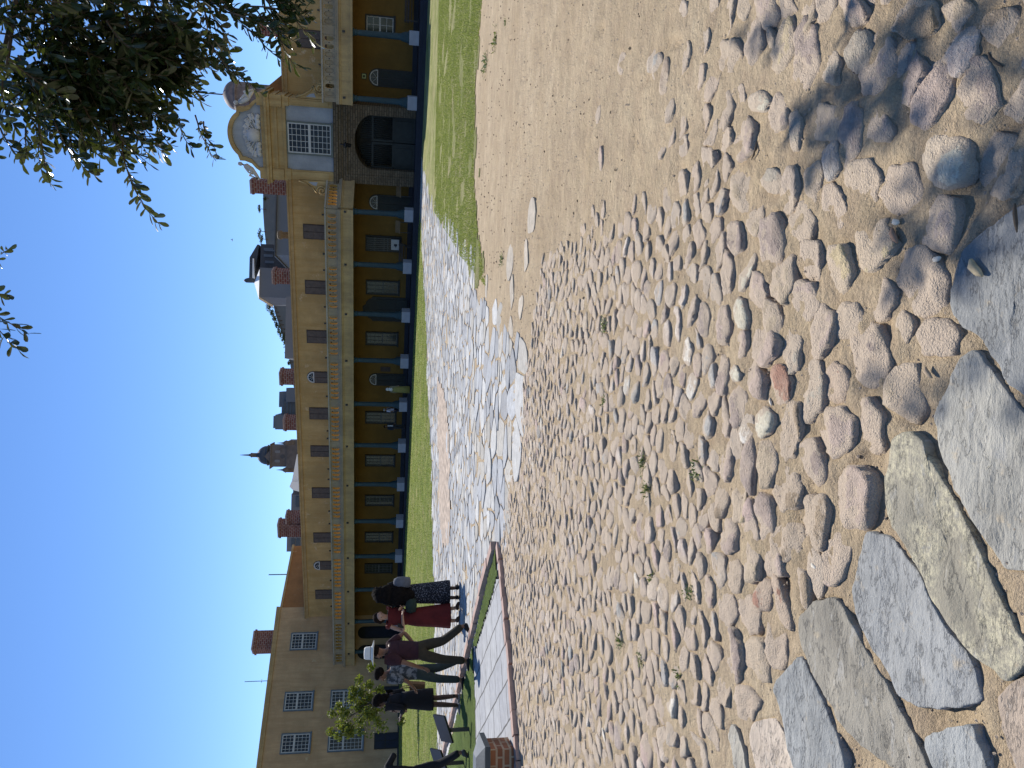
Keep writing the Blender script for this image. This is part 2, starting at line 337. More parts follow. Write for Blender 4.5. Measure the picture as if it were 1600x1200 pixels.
def inpoly(px, py, poly):
    px = np.asarray(px); py = np.asarray(py); r = np.zeros(px.shape, bool); n = len(poly)
    for i in range(n):
        x1, y1 = poly[i][:2]; x2, y2 = poly[(i+1) % n][:2]
        c = ((y1 > py) != (y2 > py)) & (px < (x2-x1)*(py-y1)/(y2-y1+1e-12)+x1); r ^= c
    return r

# ================================================================== GROUND
def gpoly(pts): return [tuple(gnd(X, Y))[:2] for X, Y in pts]
LAWN_R = gpoly([(755, -60), (755, 0), (744, 120), (741, 250), (746, 340), (760, 446), (742, 425), (720, 400), (705, 372), (690, 350), (676, 325), (668, 300), (661, 265), (657, 235), (659, 150), (662, 60), (664, -60)])
_Ld = lambda x, y: (OX+x*math.cos(TH)+y*math.sin(TH), OY-x*math.sin(TH)+y*math.cos(TH))
LAWN_L = gpoly([(657, 330), (662, 430), (666, 500), (669, 620), (675, 720), (677, 850), (680, 960), (683, 1100), (685, 1200), (686, 1320)])+[_Ld(-54, -9), _Ld(-40.5, -0.7), _Ld(-1, -0.7)]
PATH = gpoly([(656, 225), (657, 235), (661, 265), (668, 300), (676, 325), (690, 350), (705, 372), (720, 400), (742, 425), (760, 446), (790, 420), (842, 322), (858, 312), (846, 400), (836, 470), (826, 540), (812, 650), (798, 740), (783, 830), (768, 882), (742, 1003), (715, 1105), (690, 1205), (684, 1240), (680, 1240), (685, 1200), (683, 1100), (680, 960), (677, 850), (675, 720), (669, 620), (666, 500), (662, 430), (657, 330)])
STRIP = gpoly([(684, 590), (686, 700), (688, 800), (692, 865), (705, 840), (704, 720), (698, 630), (690, 588)])
COBB = gpoly([(990, -80), (930, 120), (890, 230), (858, 305), (840, 460), (828, 545), (813, 655), (799, 745), (784, 835), (786, 870), (802, 1040), (814, 1200), (830, 1260)])+[(-1.6, 1.15), (1.6, 1.15), (2.9, 3.4)]
SLABZONE = gpoly([(1700, 150), (1570, 290), (1465, 450), (1400, 650), (1340, 820), (1215, 1010), (1120, 1160), (1100, 1260), (1700, 1400)])

def smooth_poly(p, it=2, per=0.02, amp=0.004, seed=0):
    for _ in range(it):
        q = []
        for i in range(len(p)):
            a = p[i]; b = p[(i+1) % len(p)]
            q += [(a[0]*.8+b[0]*.2, a[1]*.8+b[1]*.2), (a[0]*.2+b[0]*.8, a[1]*.2+b[1]*.8)]
        p = q
    out = []
    for i in range(len(p)):
        a = Vector(p[i]); b = Vector(p[(i+1) % len(p)]); k = max(1, int((b-a).length/per))
        for s_ in range(k):
            x, y = a+(b-a)*s_/k
            out.append((x+noise.noise(Vector((x*18, y*18, seed)))*amp+noise.noise(Vector((x*50, y*50, seed)))*amp*.5, y+noise.noise(Vector((x*18, y*18, seed+5)))*amp+noise.noise(Vector((x*50, y*50, seed+5)))*amp*.5))
    if sum(out[i][0]*out[(i+1) % len(out)][1]-out[(i+1) % len(out)][0]*out[i][1] for i in range(len(out))) < 0: out = out[::-1]
    return out
# --- the big flagstones nearest the camera, outlines from their place on the ground
def zz(ox, oy, pts): return [(ox+x/3.3333, oy+y/3.3333) for x, y in pts]
SLABS = [
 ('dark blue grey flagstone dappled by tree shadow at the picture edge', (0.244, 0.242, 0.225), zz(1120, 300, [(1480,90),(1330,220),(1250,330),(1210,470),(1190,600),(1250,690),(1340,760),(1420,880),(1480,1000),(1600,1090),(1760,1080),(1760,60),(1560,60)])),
 ('pale grey flagstone with rippled layered surface between the shaded blue slab and the lichened slab', (0.353, 0.333, 0.282), zz(1120, 300, [(1310,800),(1220,870),(1160,1010),(1085,1150),(1120,1300),(1160,1420),(1220,1560),(1300,1690),(1380,1830),(1440,1950),(1480,1970),(1560,1980),(1660,2000),(1720,1900),(1720,1320),(1600,1190),(1520,1090),(1440,990),(1380,910)])),
 ('long grey brown flagstone blotched with yellow lichen', (0.256, 0.230, 0.174), zz(1120, 600, [(940,240),(885,300),(870,420),(860,520),(870,640),(900,740),(960,830),(1010,930),(1060,1040),(1100,1140),(1200,1270),(1300,1400),(1400,1480),(1480,1550),(1550,1520),(1600,1450),(1590,1360),(1500,1200),(1400,1000),(1330,840),(1230,640),(1130,470),(1060,300),(1020,250)])),
 ('smooth blue flagstone with a pointed end beside the lichened slab', (0.289, 0.287, 0.270), zz(1120, 840, [(745,-45),(830,-20),(900,30),(970,120),(1030,200),(1080,300),(1130,390),(1230,530),(1300,640),(1330,740),(1355,840),(1330,880),(1200,895),(1060,890),(960,870),(900,810),(850,690),(760,540),(700,400),(668,290),(690,190),(720,80)])),
 ('grey brown flagstone with flaking layers between two blue slabs', (0.275, 0.247, 0.195), zz(1120, 840, [(575,300),(480,340),(415,400),(405,480),(420,560),(480,720),(560,860),(640,990),(720,1080),(840,1170),(900,1240),(1090,1260),(1060,1150),(1000,1030),(920,890),(830,720),(740,550),(660,400),(610,320)])),
 ('blue grey flagstone with a sharp tip next to the cobbles', (0.275, 0.275, 0.258), zz(1120, 840, [(405,595),(360,680),(290,770),(320,850),(345,960),(360,1080),(400,1260),(670,1290),(645,1140),(580,960),(510,800),(440,660)])),
 ('pinkish white flagstone with a cracked ridge at the picture edge', (0.512, 0.423, 0.327), zz(1120, 840, [(250,940),(190,950),(150,1010),(160,1090),(200,1270),(410,1270),(370,1120),(320,1010),(280,930)])),
 ('narrow grey flagstone splinter beside the pinkish white slab', (0.345, 0.314, 0.253), zz(1120, 840, [(50,955),(35,1030),(60,1120),(100,1260),(160,1260),(120,1100),(80,1000)])),
 ('small blue grey flagstone with a tan lichen spot', (0.301, 0.302, 0.282), zz(1120, 840, [(1320,970),(1200,990),(1080,1020),(1070,1080),(1110,1180),(1150,1290),(1430,1290),(1380,1150),(1340,1050)])),
 ('brown flagstone cut off by the picture corner', (0.345, 0.272, 0.204), zz(1120, 840, [(1640,690),(1480,770),(1430,850),(1440,960),(1470,1060),(1510,1190),(1540,1290),(1760,1290),(1760,680)])),
]

angs = np.concatenate([np.arange(-180, -46, 3.0), np.arange(-46, 46, 0.17), np.arange(46, 180.1, 3.0)])*math.pi/180
rad = [0.35]
while rad[-1] < 85: rad.append(rad[-1]*1.0125)
while rad[-1] < 5000: rad.append(rad[-1]*1.18)
rad = np.array(rad); NA, NR = len(angs), len(rad)
AX = np.sin(angs)[None, :]*rad[:, None]; AY = np.cos(angs)[None, :]*rad[:, None]
tt = np.clip((AY-18)/45, 0, 1.05); AZ = 0.45*tt*tt
def vnoise(x, y, seed):                                  # cheap smooth value noise
    xi = np.floor(x).astype(np.int64); yi = np.floor(y).astype(np.int64); fx = x-xi; fy = y-yi
    fx = fx*fx*(3-2*fx); fy = fy*fy*(3-2*fy)
    def h(a, b):
        n = (a*374761393+b*668265263+seed*1442695041) & 0x7fffffff; n = (n ^ (n >> 13))*1274126177 & 0x7fffffff; return ((n ^ (n >> 16)) & 0xffff)/65535.0
    return (h(xi, yi)*(1-fx)+h(xi+1, yi)*fx)*(1-fy)+(h(xi, yi+1)*(1-fx)+h(xi+1, yi+1)*fx)*fy
def relief(x, y): return (vnoise(x*2.3, y*2.3, 1)-.5)*0.024+(vnoise(x*7, y*7, 2)-.5)*0.008+(vnoise(x*19, y*19, 3)-.5)*0.007+(vnoise(x*47, y*47, 4)-.5)*0.004
def zrel(x, y): return float(((vnoise(np.array([x*2.3]), np.array([y*2.3]), 1)-.5)*0.024+(vnoise(np.array([x*7]), np.array([y*7]), 2)-.5)*0.008)[0])*min(1, max(0, (16-math.hypot(x, y))/10))
nearw = np.clip((16-rad)/10, 0, 1)[:, None]
AZ = AZ+nearw*(relief(AX, AY))
for (_, _, pts) in SLABS:
    pl = [tuple(gnd(X, Y, 0.02))[:2] for X, Y in pts]; ins = inpoly(AX.ravel(), AY.ravel(), pl).reshape(AX.shape); AZ = np.where(ins, np.minimum(AZ, -0.006)-0.004, AZ)
dr = random.Random(3)
for k in range(420):
    dy_ = 1.5+dr.random()**1.4*11; dx_ = dr.uniform(-.58, .62)*dy_; i0_ = np.searchsorted(rad, dy_*.85-.4); i1_ = np.searchsorted(rad, dy_*1.25+.5); an_ = dr.gauss(0, .7); l_, w_ = dr.uniform(.08, .16), dr.uniform(.035, .06)
    qx, qy = AX[i0_:i1_]-dx_, AY[i0_:i1_]-dy_; ca, sa = math.cos(an_), math.sin(an_); e2 = ((qx*ca-qy*sa)/w_)**2+((qx*sa+qy*ca)/l_)**2
    AZ[i0_:i1_] += 0.010*dr.uniform(.5, 1)*(0.55*np.exp(-(np.sqrt(e2)-1.35)**2*6)-np.exp(-e2**2*.7))
V = np.stack([AX, AY, AZ], -1).reshape(-1, 3)
ii, jj = np.meshgrid(np.arange(NR-1), np.arange(NA-1), indexing='ij')
Q = np.stack([ii*NA+jj, ii*NA+jj+1, (ii+1)*NA+jj+1, (ii+1)*NA+jj], -1).reshape(-1, 4)[:, ::-1]
ground = np_mesh('ground', V, Q, M['sand'], smooth=True); tag(ground, 'sandy ground of the courtyard', None, None, 'structure')
qc = V[Q].mean(1)
def zone_sheet(name, poly, mat, up, kind='structure', label=None, wob=0.25):
    wx = qc[:, 0]+(vnoise(qc[:, 0]*1.3, qc[:, 1]*1.3, 5)-.5)*wob*2; wy = qc[:, 1]+(vnoise(qc[:, 0]*1.3, qc[:, 1]*1.3, 6)-.5)*wob*2+(vnoise(qc[:, 0]*5, qc[:, 1]*5, 7)-.5)*wob*1.6
    sel = Q[inpoly(wx, wy, poly)]; idx = np.unique(sel); mp = np.full(len(V), -1); mp[idx] = np.arange(len(idx))
    vv = V[idx].copy(); vv[:, 2] += up+(vnoise(vv[:, 0]*3, vv[:, 1]*3, 9))*0.008
    o = np_mesh(name, vv, mp[sel], mat, smooth=True); tag(o, label, None, None, kind); return o
zone_sheet('lawn', LAWN_R, M['lawn'], 0.006, label='patchy green lawn in front of the gate', wob=0.4)
zone_sheet('lawn', LAWN_L, M['lawn2'], 0.012, label='bright green lawn strip along the arcade')
# grass blades and tufts
def blades(name, poly, n, ymax, hh, label, mat, edge=None):
    xs = [p[0] for p in poly]; ys = [p[1] for p in poly]
    x = nrg.uniform(max(min(xs), -34), min(max(xs), 25), n*8); u_ = nrg.uniform(0, 1, n*8); y0 = min(ys); y1 = min(max(ys), ymax)
    y = y0+(y1-y0)*u_**1.6
    k = inpoly(x, y, poly) & (vnoise(x*1.6, y*1.6, 12) > 0.25) & (np.abs(x) < y*0.6); x, y = x[k][:n], y[k][:n]; m_ = len(x)
    h = nrg.uniform(0.5, 1.2, m_)*hh; a = nrg.uniform(0, 6.28, m_); lean = nrg.uniform(0, 0.8, m_)*h; b_ = nrg.uniform(0, 6.28, m_); wd = 0.0045*y/12+0.003
    z = 0.45*np.clip((y-18)/45, 0, 1.05)**2+0.012
    A = np.stack([x-np.cos(a)*wd, y-np.sin(a)*wd, z], -1); B = np.stack([x+np.cos(a)*wd, y+np.sin(a)*wd, z], -1); C = np.stack([x+np.cos(b_)*lean, y+np.sin(b_)*lean, z+h], -1)
    vv = np.stack([A, B, C], 1).reshape(-1, 3); o = np_mesh(name, vv, np.arange(len(vv)).reshape(-1, 3), mat); tag(o, label, None, None, 'stuff'); return o
blades('grass', LAWN_R, 60000, 30, 0.030, 'short grass of the lawn before the gate', M['blade'])
blades('grass', LAWN_L, 40000, 60, 0.05, 'short grass of the lawn strip along the arcade', M['blade'])
zone_sheet('gravel', STRIP, plain('pink_gravel', (0.36, 0.285, 0.22), 0.95, 0.6, 5, 0.9), 0.02, label='strip of pinkish gravel beside the stone path')

# ------------------------------------------------------------------ stones
def poisson(poly, d0, n, near=None, fn=None):
    xs = [p[0] for p in poly]; ys = [p[1] for p in poly]; cell = {}; out = []
    for k in range(n):
        x = rng.uniform(min(xs), max(xs)); y = rng.uniform(min(ys), max(ys)); d = d0*(fn(x, y) if fn else 1)
        gx, gy = int(x//d0), int(y//d0); ok = True; rr = int(d/d0)+1
        for a in range(gx-rr, gx+rr+1):
            for b in range(gy-rr, gy+rr+1):
                for q in cell.get((a, b), ()):
                    if (q[0]-x)**2+(q[1]-y)**2 < d*d: ok = False; break
                if not ok: break
            if not ok: break
        if ok: cell.setdefault((gx, gy), []).append((x, y)); out.append((x, y))
    return out
def radial(seed, others, ns, gap, el=None, cap=1e9, sm=0.6):
    th = np.arange(ns)*2*math.pi/ns; dx = others[:, 0]-seed[0]; dy = others[:, 1]-seed[1]; d = np.hypot(dx, dy); ph = np.arctan2(dy, dx)
    c = np.cos(th[:, None]-ph[None, :]); r = np.where(c > 0.05, (d/2-gap/2)[None, :]/np.maximum(c, 0.05), 1e9).min(1)
    if el:
        a, b, an = el; r = np.minimum(r, a*b/np.sqrt((b*np.cos(th-an))**2+(a*np.sin(th-an))**2))
    r = np.minimum(r, cap); r = (r+sm*np.roll(r, 1)+sm*np.roll(r, -1))/(1+2*sm)
    return th, r
def polyrad(seed, th, irr=0.16):
    q = random.Random(seed); m_ = q.choice((5, 6, 6, 7, 8)); a = sorted((k+q.uniform(-.3, .3))*2*math.pi/m_ for k in range(m_)); rr = [q.uniform(1-irr, 1+irr) for _ in a]; out = []
    for t in th:
        t = t % (2*math.pi); k = next((i for i in range(m_) if a[i] > t), 0); a1, r1_ = a[k], rr[k]; a0, r0_ = a[k-1], rr[k-1]
        if k == 0: a0 -= 2*math.pi if a0 > a1 else 0
        if t > a1 and k == 0: t -= 2*math.pi
        x0, y0, x1, y1 = r0_*math.cos(a0), r0_*math.sin(a0), r1_*math.cos(a1), r1_*math.sin(a1); c, s_ = math.cos(t), math.sin(t); den = c*(y1-y0)-s_*(x1-x0)
        out.append((x0*(y1-y0)-y0*(x1-x0))/den if abs(den) > 1e-6 else r0_)
    o = np.array(out)*1.13; o = np.clip(o, .6, 1.45); return (np.roll(o, 1)*.35+o+np.roll(o, -1)*.35)/1.7
PAL = [((0.46, 0.37, 0.285), 5), ((0.38, 0.305, 0.255), 4), ((0.48, 0.39, 0.295), 4), ((0.55, 0.46, 0.375), 5), ((0.39, 0.365, 0.32), 2), ((0.66, 0.60, 0.50), 1), ((0.34, 0.26, 0.19), 1), ((0.46, 0.345, 0.285), 5), ((0.42, 0.385, 0.34), 2)]
PALW = [c for c, k in PAL for _ in range(k)]
def stone(mb, outline, cx, cy, hgt, col, rings=6, sink=0.02, seed=0.0, flat=2.6, rough=1.0, zb=0.0, step=0.0):
    """domed stone grown from a plan outline, its rim buried in the sand"""
    n = len(outline); vs_ = []; fs = []; size = sum(math.hypot(x-cx, y-cy) for x, y in outline)/n
    tilt = (math.sin(seed*3.1)*0.13, math.cos(seed*5.7)*0.10-(0.09 if rings > 4 else 0.03))
    for k in range(rings+1):
        t = (1-(k-1)/(rings-1)*0.90)*(0.985 if k == 1 else 1.0) if k < rings else 0.0
        if k == 0: t = 1.04
        prof = (1-min(1, t)**flat)
        for i in range(n):
            x = cx+(outline[i][0]-cx)*t; y = cy+(outline[i][1]-cy)*t
            nv = noise.noise(Vector((x*11, y*11, seed)))*0.60+math.floor(noise.noise(Vector((x*9, y*12, seed+2)))*4)*0.10+noise.noise(Vector((x*34, y*34, seed+9)))*0.30+noise.noise(Vector((x*80, y*80, seed)))*0.14
            z = zb+(-sink if k == 0 else 0.001+hgt*(0.30+0.70*prof))+((x-cx)*tilt[0]+(y-cy)*tilt[1])*(1 if k else 0)+nv*size*0.22*rough*(1 if k else 0)
            jx = noise.noise(Vector((x*20, y*20, seed+3)))*size*0.07*rough; jy = noise.noise(Vector((x*20, y*20, seed+7)))*size*0.07*rough
            vs_.append((x+jx, y+jy, z))
            if k == rings: break
    for k in range(rings-1):
        for i in range(n): j = (i+1) % n; fs.append((k*n+i, k*n+j, (k+1)*n+j, (k+1)*n+i))
    c = len(vs_)-1
    for i in range(n): fs.append(((rings-1)*n+i, (rings-1)*n+(i+1) % n, c))
    mb.add(vs_, fs, 0, True, col)
def slab(mb, outline, hgt, col, seed=0.0, zb=0.0, rings=9, relief=1.0, sink=0.03):
    """flat-topped flagstone: steep edge, broad top with low ridges"""
    n = len(outline); cx = sum(p[0] for p in outline)/n; cy = sum(p[1] for p in outline)/n; vs_ = []; fs = []
    ts = [1.0, 0.992, 0.975]+[0.93*(1-k/(rings-1)) for k in range(rings)]
    for k, t in enumerate(ts):
        for i in range(n):
            x = cx+(outline[i][0]-cx)*t; y = cy+(outline[i][1]-cy)*t
            nv = noise.noise(Vector((x*5, y*9, seed)))*0.007+noise.noise(Vector((x*16, y*30, seed)))*0.0035+noise.noise(Vector((x*50, y*80, seed)))*0.0015
            lay = math.floor(noise.noise(Vector((x*3.1, y*4.2, seed+4)))*5)*0.003
            z = zb-sink if k == 0 else zb+hgt*(0.78 if k == 1 else 0.97 if k == 2 else 1.0)+(nv+lay)*relief
            vs_.append((x, y, z))
            if k == len(ts)-1: break
    for k in range(len(ts)-2):
        for i in range(n): j = (i+1) % n; fs.append((k*n+i, k*n+j, (k+1)*n+j, (k+1)*n+i))
    c = len(vs_)-1; k = len(ts)-2
    for i in range(n): fs.append((k*n+i, k*n+(i+1) % n, c))
    mb.add(vs_, fs, 0, True, col)
slabpolys = []
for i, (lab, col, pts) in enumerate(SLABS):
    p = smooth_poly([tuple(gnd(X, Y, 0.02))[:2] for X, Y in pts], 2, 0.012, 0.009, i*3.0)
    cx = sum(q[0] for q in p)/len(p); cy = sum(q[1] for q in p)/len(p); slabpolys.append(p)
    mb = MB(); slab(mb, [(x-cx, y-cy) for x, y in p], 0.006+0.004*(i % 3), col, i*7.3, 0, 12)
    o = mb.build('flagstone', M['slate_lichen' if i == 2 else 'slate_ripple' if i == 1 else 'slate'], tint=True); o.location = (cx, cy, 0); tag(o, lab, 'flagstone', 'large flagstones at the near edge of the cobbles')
# --- cobbles: those nearest the camera follow the real ones, the rest fill up like them
C = {'p': (0.45,0.35,0.28), 'u': (0.355,0.28,0.23), 't': (0.46,0.365,0.25), 'w': (0.62,0.56,0.42), 'g': (0.40,0.345,0.265), 'b': (0.33,0.25,0.165), 'r': (0.37,0.205,0.14), 'y': (0.50,0.40,0.24)}
RAW = {
 0: [(180,200,45,110,8,'p'),(270,220,28,95,-14,'y'),(345,240,52,130,14,'y'),(450,300,75,170,14,'u'),(590,320,58,105,-6,'g'),(745,270,55,105,10,'g'),(690,60,90,80,0,'p'),(1020,95,120,95,0,'b'),(840,350,85,150,10,'p'),(1000,400,85,150,8,'u'),(1135,490,80,170,16,'p'),(1370,480,105,155,12,'u'),(1195,830,115,125,20,'w'),(1460,860,125,150,0,'b'),(960,990,92,140,5,'p'),(205,530,58,50,0,'w'),(110,490,28,50,0,'u'),(130,720,58,115,4,'p'),(310,590,55,95,0,'p'),(410,680,28,105,0,'g'),(590,650,85,100,0,'t'),(850,660,60,95,0,'p'),(510,930,45,105,4,'t'),(300,950,55,65,0,'g'),(130,990,58,95,0,'t'),(750,950,85,110,0,'t'),(600,1080,62,110,-8,'p'),(30,570,38,100,0,'u'),(30,890,30,80,6,'u'),(60,300,55,90,0,'t'),(130,30,30,70,0,'y'),(255,50,55,80,0,'p'),(360,50,50,90,0,'p'),(470,70,45,95,8,'t'),(1500,160,90,110,0,'b'),(1250,80,80,90,0,'t')],
 300: [(200,150,44,85,8,'t'),(285,260,62,135,6,'u'),(85,240,50,80,-6,'u'),(440,150,55,95,0,'t'),(480,350,58,98,-4,'u'),(625,400,72,118,-6,'y'),(800,250,100,130,-6,'y'),(1055,460,112,165,-12,'u'),(840,560,72,98,18,'u'),(1128,760,95,105,0,'u'),(335,450,52,130,6,'t'),(200,520,58,100,6,'p'),(45,430,33,110,0,'p'),(150,400,38,100,14,'w'),(460,570,70,102,4,'p'),(122,635,36,82,-12,'w'),(285,670,48,100,-6,'t'),(535,720,66,125,14,'p'),(665,680,68,102,4,'t'),(785,850,98,165,-6,'u'),(955,700,46,80,0,'t'),(240,800,76,95,-14,'p'),(385,815,48,122,-6,'g'),(120,800,40,72,10,'p'),(28,690,32,95,4,'p'),(28,940,32,100,0,'p'),(95,950,30,42,0,'w'),(200,975,52,108,-12,'p'),(332,1010,54,96,0,'r'),(490,1040,54,155,8,'g'),(612,990,62,102,10,'r'),(965,1060,95,150,8,'t'),(110,1100,42,105,0,'u')],
 600: [(30,180,34,110,0,'p'),(237,200,58,76,4,'w'),(370,240,58,136,6,'b'),(612,240,92,122,-6,'p'),(780,220,80,135,-12,'p'),(165,420,38,142,-3,'u'),(268,410,44,118,0,'t'),(485,400,72,120,-18,'u'),(370,540,66,112,4,'b'),(245,690,50,108,2,'p'),(505,700,78,152,-6,'b'),(690,585,108,186,0,'p'),(360,820,68,96,0,'b'),(170,910,46,132,-8,'t'),(60,785,42,84,0,'p'),(285,935,58,76,-16,'p'),(610,910,62,132,4,'p'),(85,990,42,82,-6,'b'),(440,1065,44,94,-10,'b'),(325,1140,38,136,-14,'r'),(232,1105,46,82,14,'r'),(40,400,38,92,0,'p'),(110,600,48,122,-4,'y'),(18,610,30,84,0,'b')],
 840: [(50,360,38,112,-8,'p'),(165,405,46,105,-14,'p'),(290,550,46,132,-14,'u'),(85,610,42,132,-6,'u'),(202,650,58,110,-10,'y'),(140,870,66,94,-8,'p'),(20,790,34,92,-8,'b')],
}
SPECIAL = {(0,1195,830): 'large chalky white cobble in the dappled tree shadow', (0,205,530): 'small chalky white cobble at the edge of the bare sand', (300,122,635): 'thin white cobble among pinkish cobbles', (300,332,1010): 'egg shaped red brown cobble beside a long pale grey one', (300,490,1040): 'long pale grey cobble beside the red brown egg shaped one', (300,612,990): 'grey cobble with a rusty red side', (600,237,200): 'small chunky white cobble near the flagstones', (600,690,585): 'largest smooth pink cobble, next to the lichened flagstone', (300,785,850): 'large wedge shaped purple brown cobble', (300,1055,460): 'big rounded purple brown cobble beside the shaded blue flagstone', (300,840,560): 'dark jagged cobble standing proud of the sand', (600,325,1140): 'thin dark red cobble near the grey brown flagstone', (600,610,910): 'crumbly pinkish cobble at the pointed end of the blue flagstone', (300,1128,760): 'squarish purple cobble touching the shaded blue flagstone', (600,505,700): 'large brown grey cobble beside the largest pink one', (600,245,690): 'smooth pale pink upright oblong cobble'}
placed = []                                              # (outline, cx, cy, colour, height, near, special)
seeds_fixed = []
for oy, lst in RAW.items():
    for (x, y, hx, hy, an, c) in lst:
        pts = []; a0 = R(an); ns = 34; sd = x*0.37+y*0.11; pr_ = polyrad(x*31+y*7+oy, [-2*math.pi*k/ns for k in range(ns)], .11)
        for k in range(ns):
            t = -2*math.pi*k/ns
            rr = pr_[k]*(1+0.09*noise.noise(Vector((math.cos(t)*3.5, math.sin(t)*3.5, sd)))+0.05*noise.noise(Vector((math.cos(t)*9, math.sin(t)*9, sd))))
            ex, ey = 1.13*hx*math.cos(t)*rr, 1.10*hy*math.sin(t)*rr
            px, py = x+ex*math.cos(a0)-ey*math.sin(a0), y+ex*math.sin(a0)+ey*math.cos(a0)
            pts.append(tuple(gnd(1120+px/3.3333, oy+py/3.3333, 0.008))[:2])
        if sum(pts[i][0]*pts[(i+1) % ns][1]-pts[(i+1) % ns][0]*pts[i][1] for i in range(ns)) < 0: pts = pts[::-1]
        cx = sum(q[0] for q in pts)/ns; cy = sum(q[1] for q in pts)/ns
        sz = sum(math.hypot(q[0]-cx, q[1]-cy) for q in pts)/ns
        placed.append((pts, cx, cy, C[c], min(0.030, 0.12*sz+0.008)*(0.45+0.9*((x*7+y*3) % 10)/10), SPECIAL.get((oy, x, y)))); seeds_fixed.append((cx, cy, sz))
def density(x, y):
    d = 1.0
    X_ = x-(0.9+0.05*y)
    if X_ > 0 and y > 2.4: d = 1.0+X_*0.35
    return d*(1.0+0.12*math.sin(x*9+y*5))
raw = poisson(COBB, 0.105, 60000, None, density)
fx = np.array(seeds_fixed)
TRACED = gpoly([(1135, -20), (1125, 400), (1118, 700), (1135, 1000), (1150, 1110), (1700, 1200), (1700, -20)])
allp = []
cob_xy = np.array(raw); inside = inpoly(cob_xy[:, 0], cob_xy[:, 1], COBB); insl = inpoly(cob_xy[:, 0], cob_xy[:, 1], SLABZONE); intr = inpoly(cob_xy[:, 0], cob_xy[:, 1], TRACED)
for (x, y), a, b, c in zip(raw, inside, insl, intr):
    if not a or b: continue
    if np.min(np.hypot(fx[:, 0]-x, fx[:, 1]-y)-fx[:, 2]*0.95) < (0.034 if c else 0.02): continue
    allp.append((x, y))
S = np.array(allp+[(q[0], q[1]) for q in seeds_fixed])
free = len(allp)
for i in range(free):
    x, y = allp[i]; d = np.hypot(S[:, 0]-x, S[:, 1]-y); nb = np.argsort(d)[1:13]; dist = math.hypot(x, y)
    a = rng.uniform(0.072, 0.124); b = a*rng.uniform(0.58, 0.92); X_ = x-(0.9+0.05*y)
    if X_ > 0 and y > 2.6 and rng.random() < min(0.93, 0.15+X_*0.35+max(0, y-3.2)*0.35): continue
    ns = 24 if dist < 3.6 else 18 if dist < 6 else 14
    th0 = np.arange(ns)*2*math.pi/ns; an_ = rng.gauss(0, 0.6); pr_ = polyrad(i*13+5, th0, .2); el_ = a*b/np.sqrt((b*np.cos(th0-an_))**2+(a*np.sin(th0-an_))**2)*pr_
    th, r = radial((x, y), S[nb], ns, 0.007, None, el_, 0.22)
    if r.mean() < 0.02: continue
    r = r*np.array([1+0.06*noise.noise(Vector((math.cos(t)*1.7, math.sin(t)*1.7, i*0.7)))+0.12*noise.noise(Vector((math.cos(t)*5.1, math.sin(t)*4.1, i*0.9))) for t in th])
    pts = [(x+r[k]*math.cos(th[k]), y+r[k]*math.sin(th[k])) for k in range(ns)]
    col = rng.choice(PALW); col = shade(col, rng.uniform(0.82, 1.2))
    hh = rng.uniform(0.004, 0.017)*(1 if dist < 3.2 else 0.7)*(0.5 if X_ > -0.2 and y > 2.6 else 1)
    placed.append((pts, x, y, col, hh, None))
placed.sort(key=lambda q: math.hypot(q[1]-0.0, q[2]))
stuff = MB(); cnt = 0
for i, (pts, cx, cy, col, hh, sp) in enumerate(placed):
    dist = math.hypot(cx, cy); rg = 8 if dist < 2.6 else 6 if dist < 4 else 4
    vis = abs(cx) < 0.56*cy+0.15 and cy > 1.3
    if (cnt < 285 and vis) or sp:
        cnt += 1; mb = MB(); stone(mb, [(x-cx, y-cy) for x, y in pts], 0, 0, hh, col, rg, 0.02, i*1.37, 3.2+3.5*((i*7) % 5)/5, 1.0, zrel(cx, cy))
        o = mb.build('cobblestone', M['cobble'], tint=True); o.location = (cx, cy, 0)
        tag(o, sp or 'rounded pinkish brown or tan cobble bedded in sand close to the camera', 'cobblestone', 'cobbles bedded in sand close to the camera')
    else:
        stone(stuff, pts, cx, cy, hh, col, rg, 0.02, i*1.37, 3.4+3.5*((i*7) % 5)/5, 0.8, zrel(cx, cy))
o = stuff.build('cobblestones', M['cobble'], tint=True); tag(o, 'field of small cobbles running back towards the stone path', None, None, 'stuff')
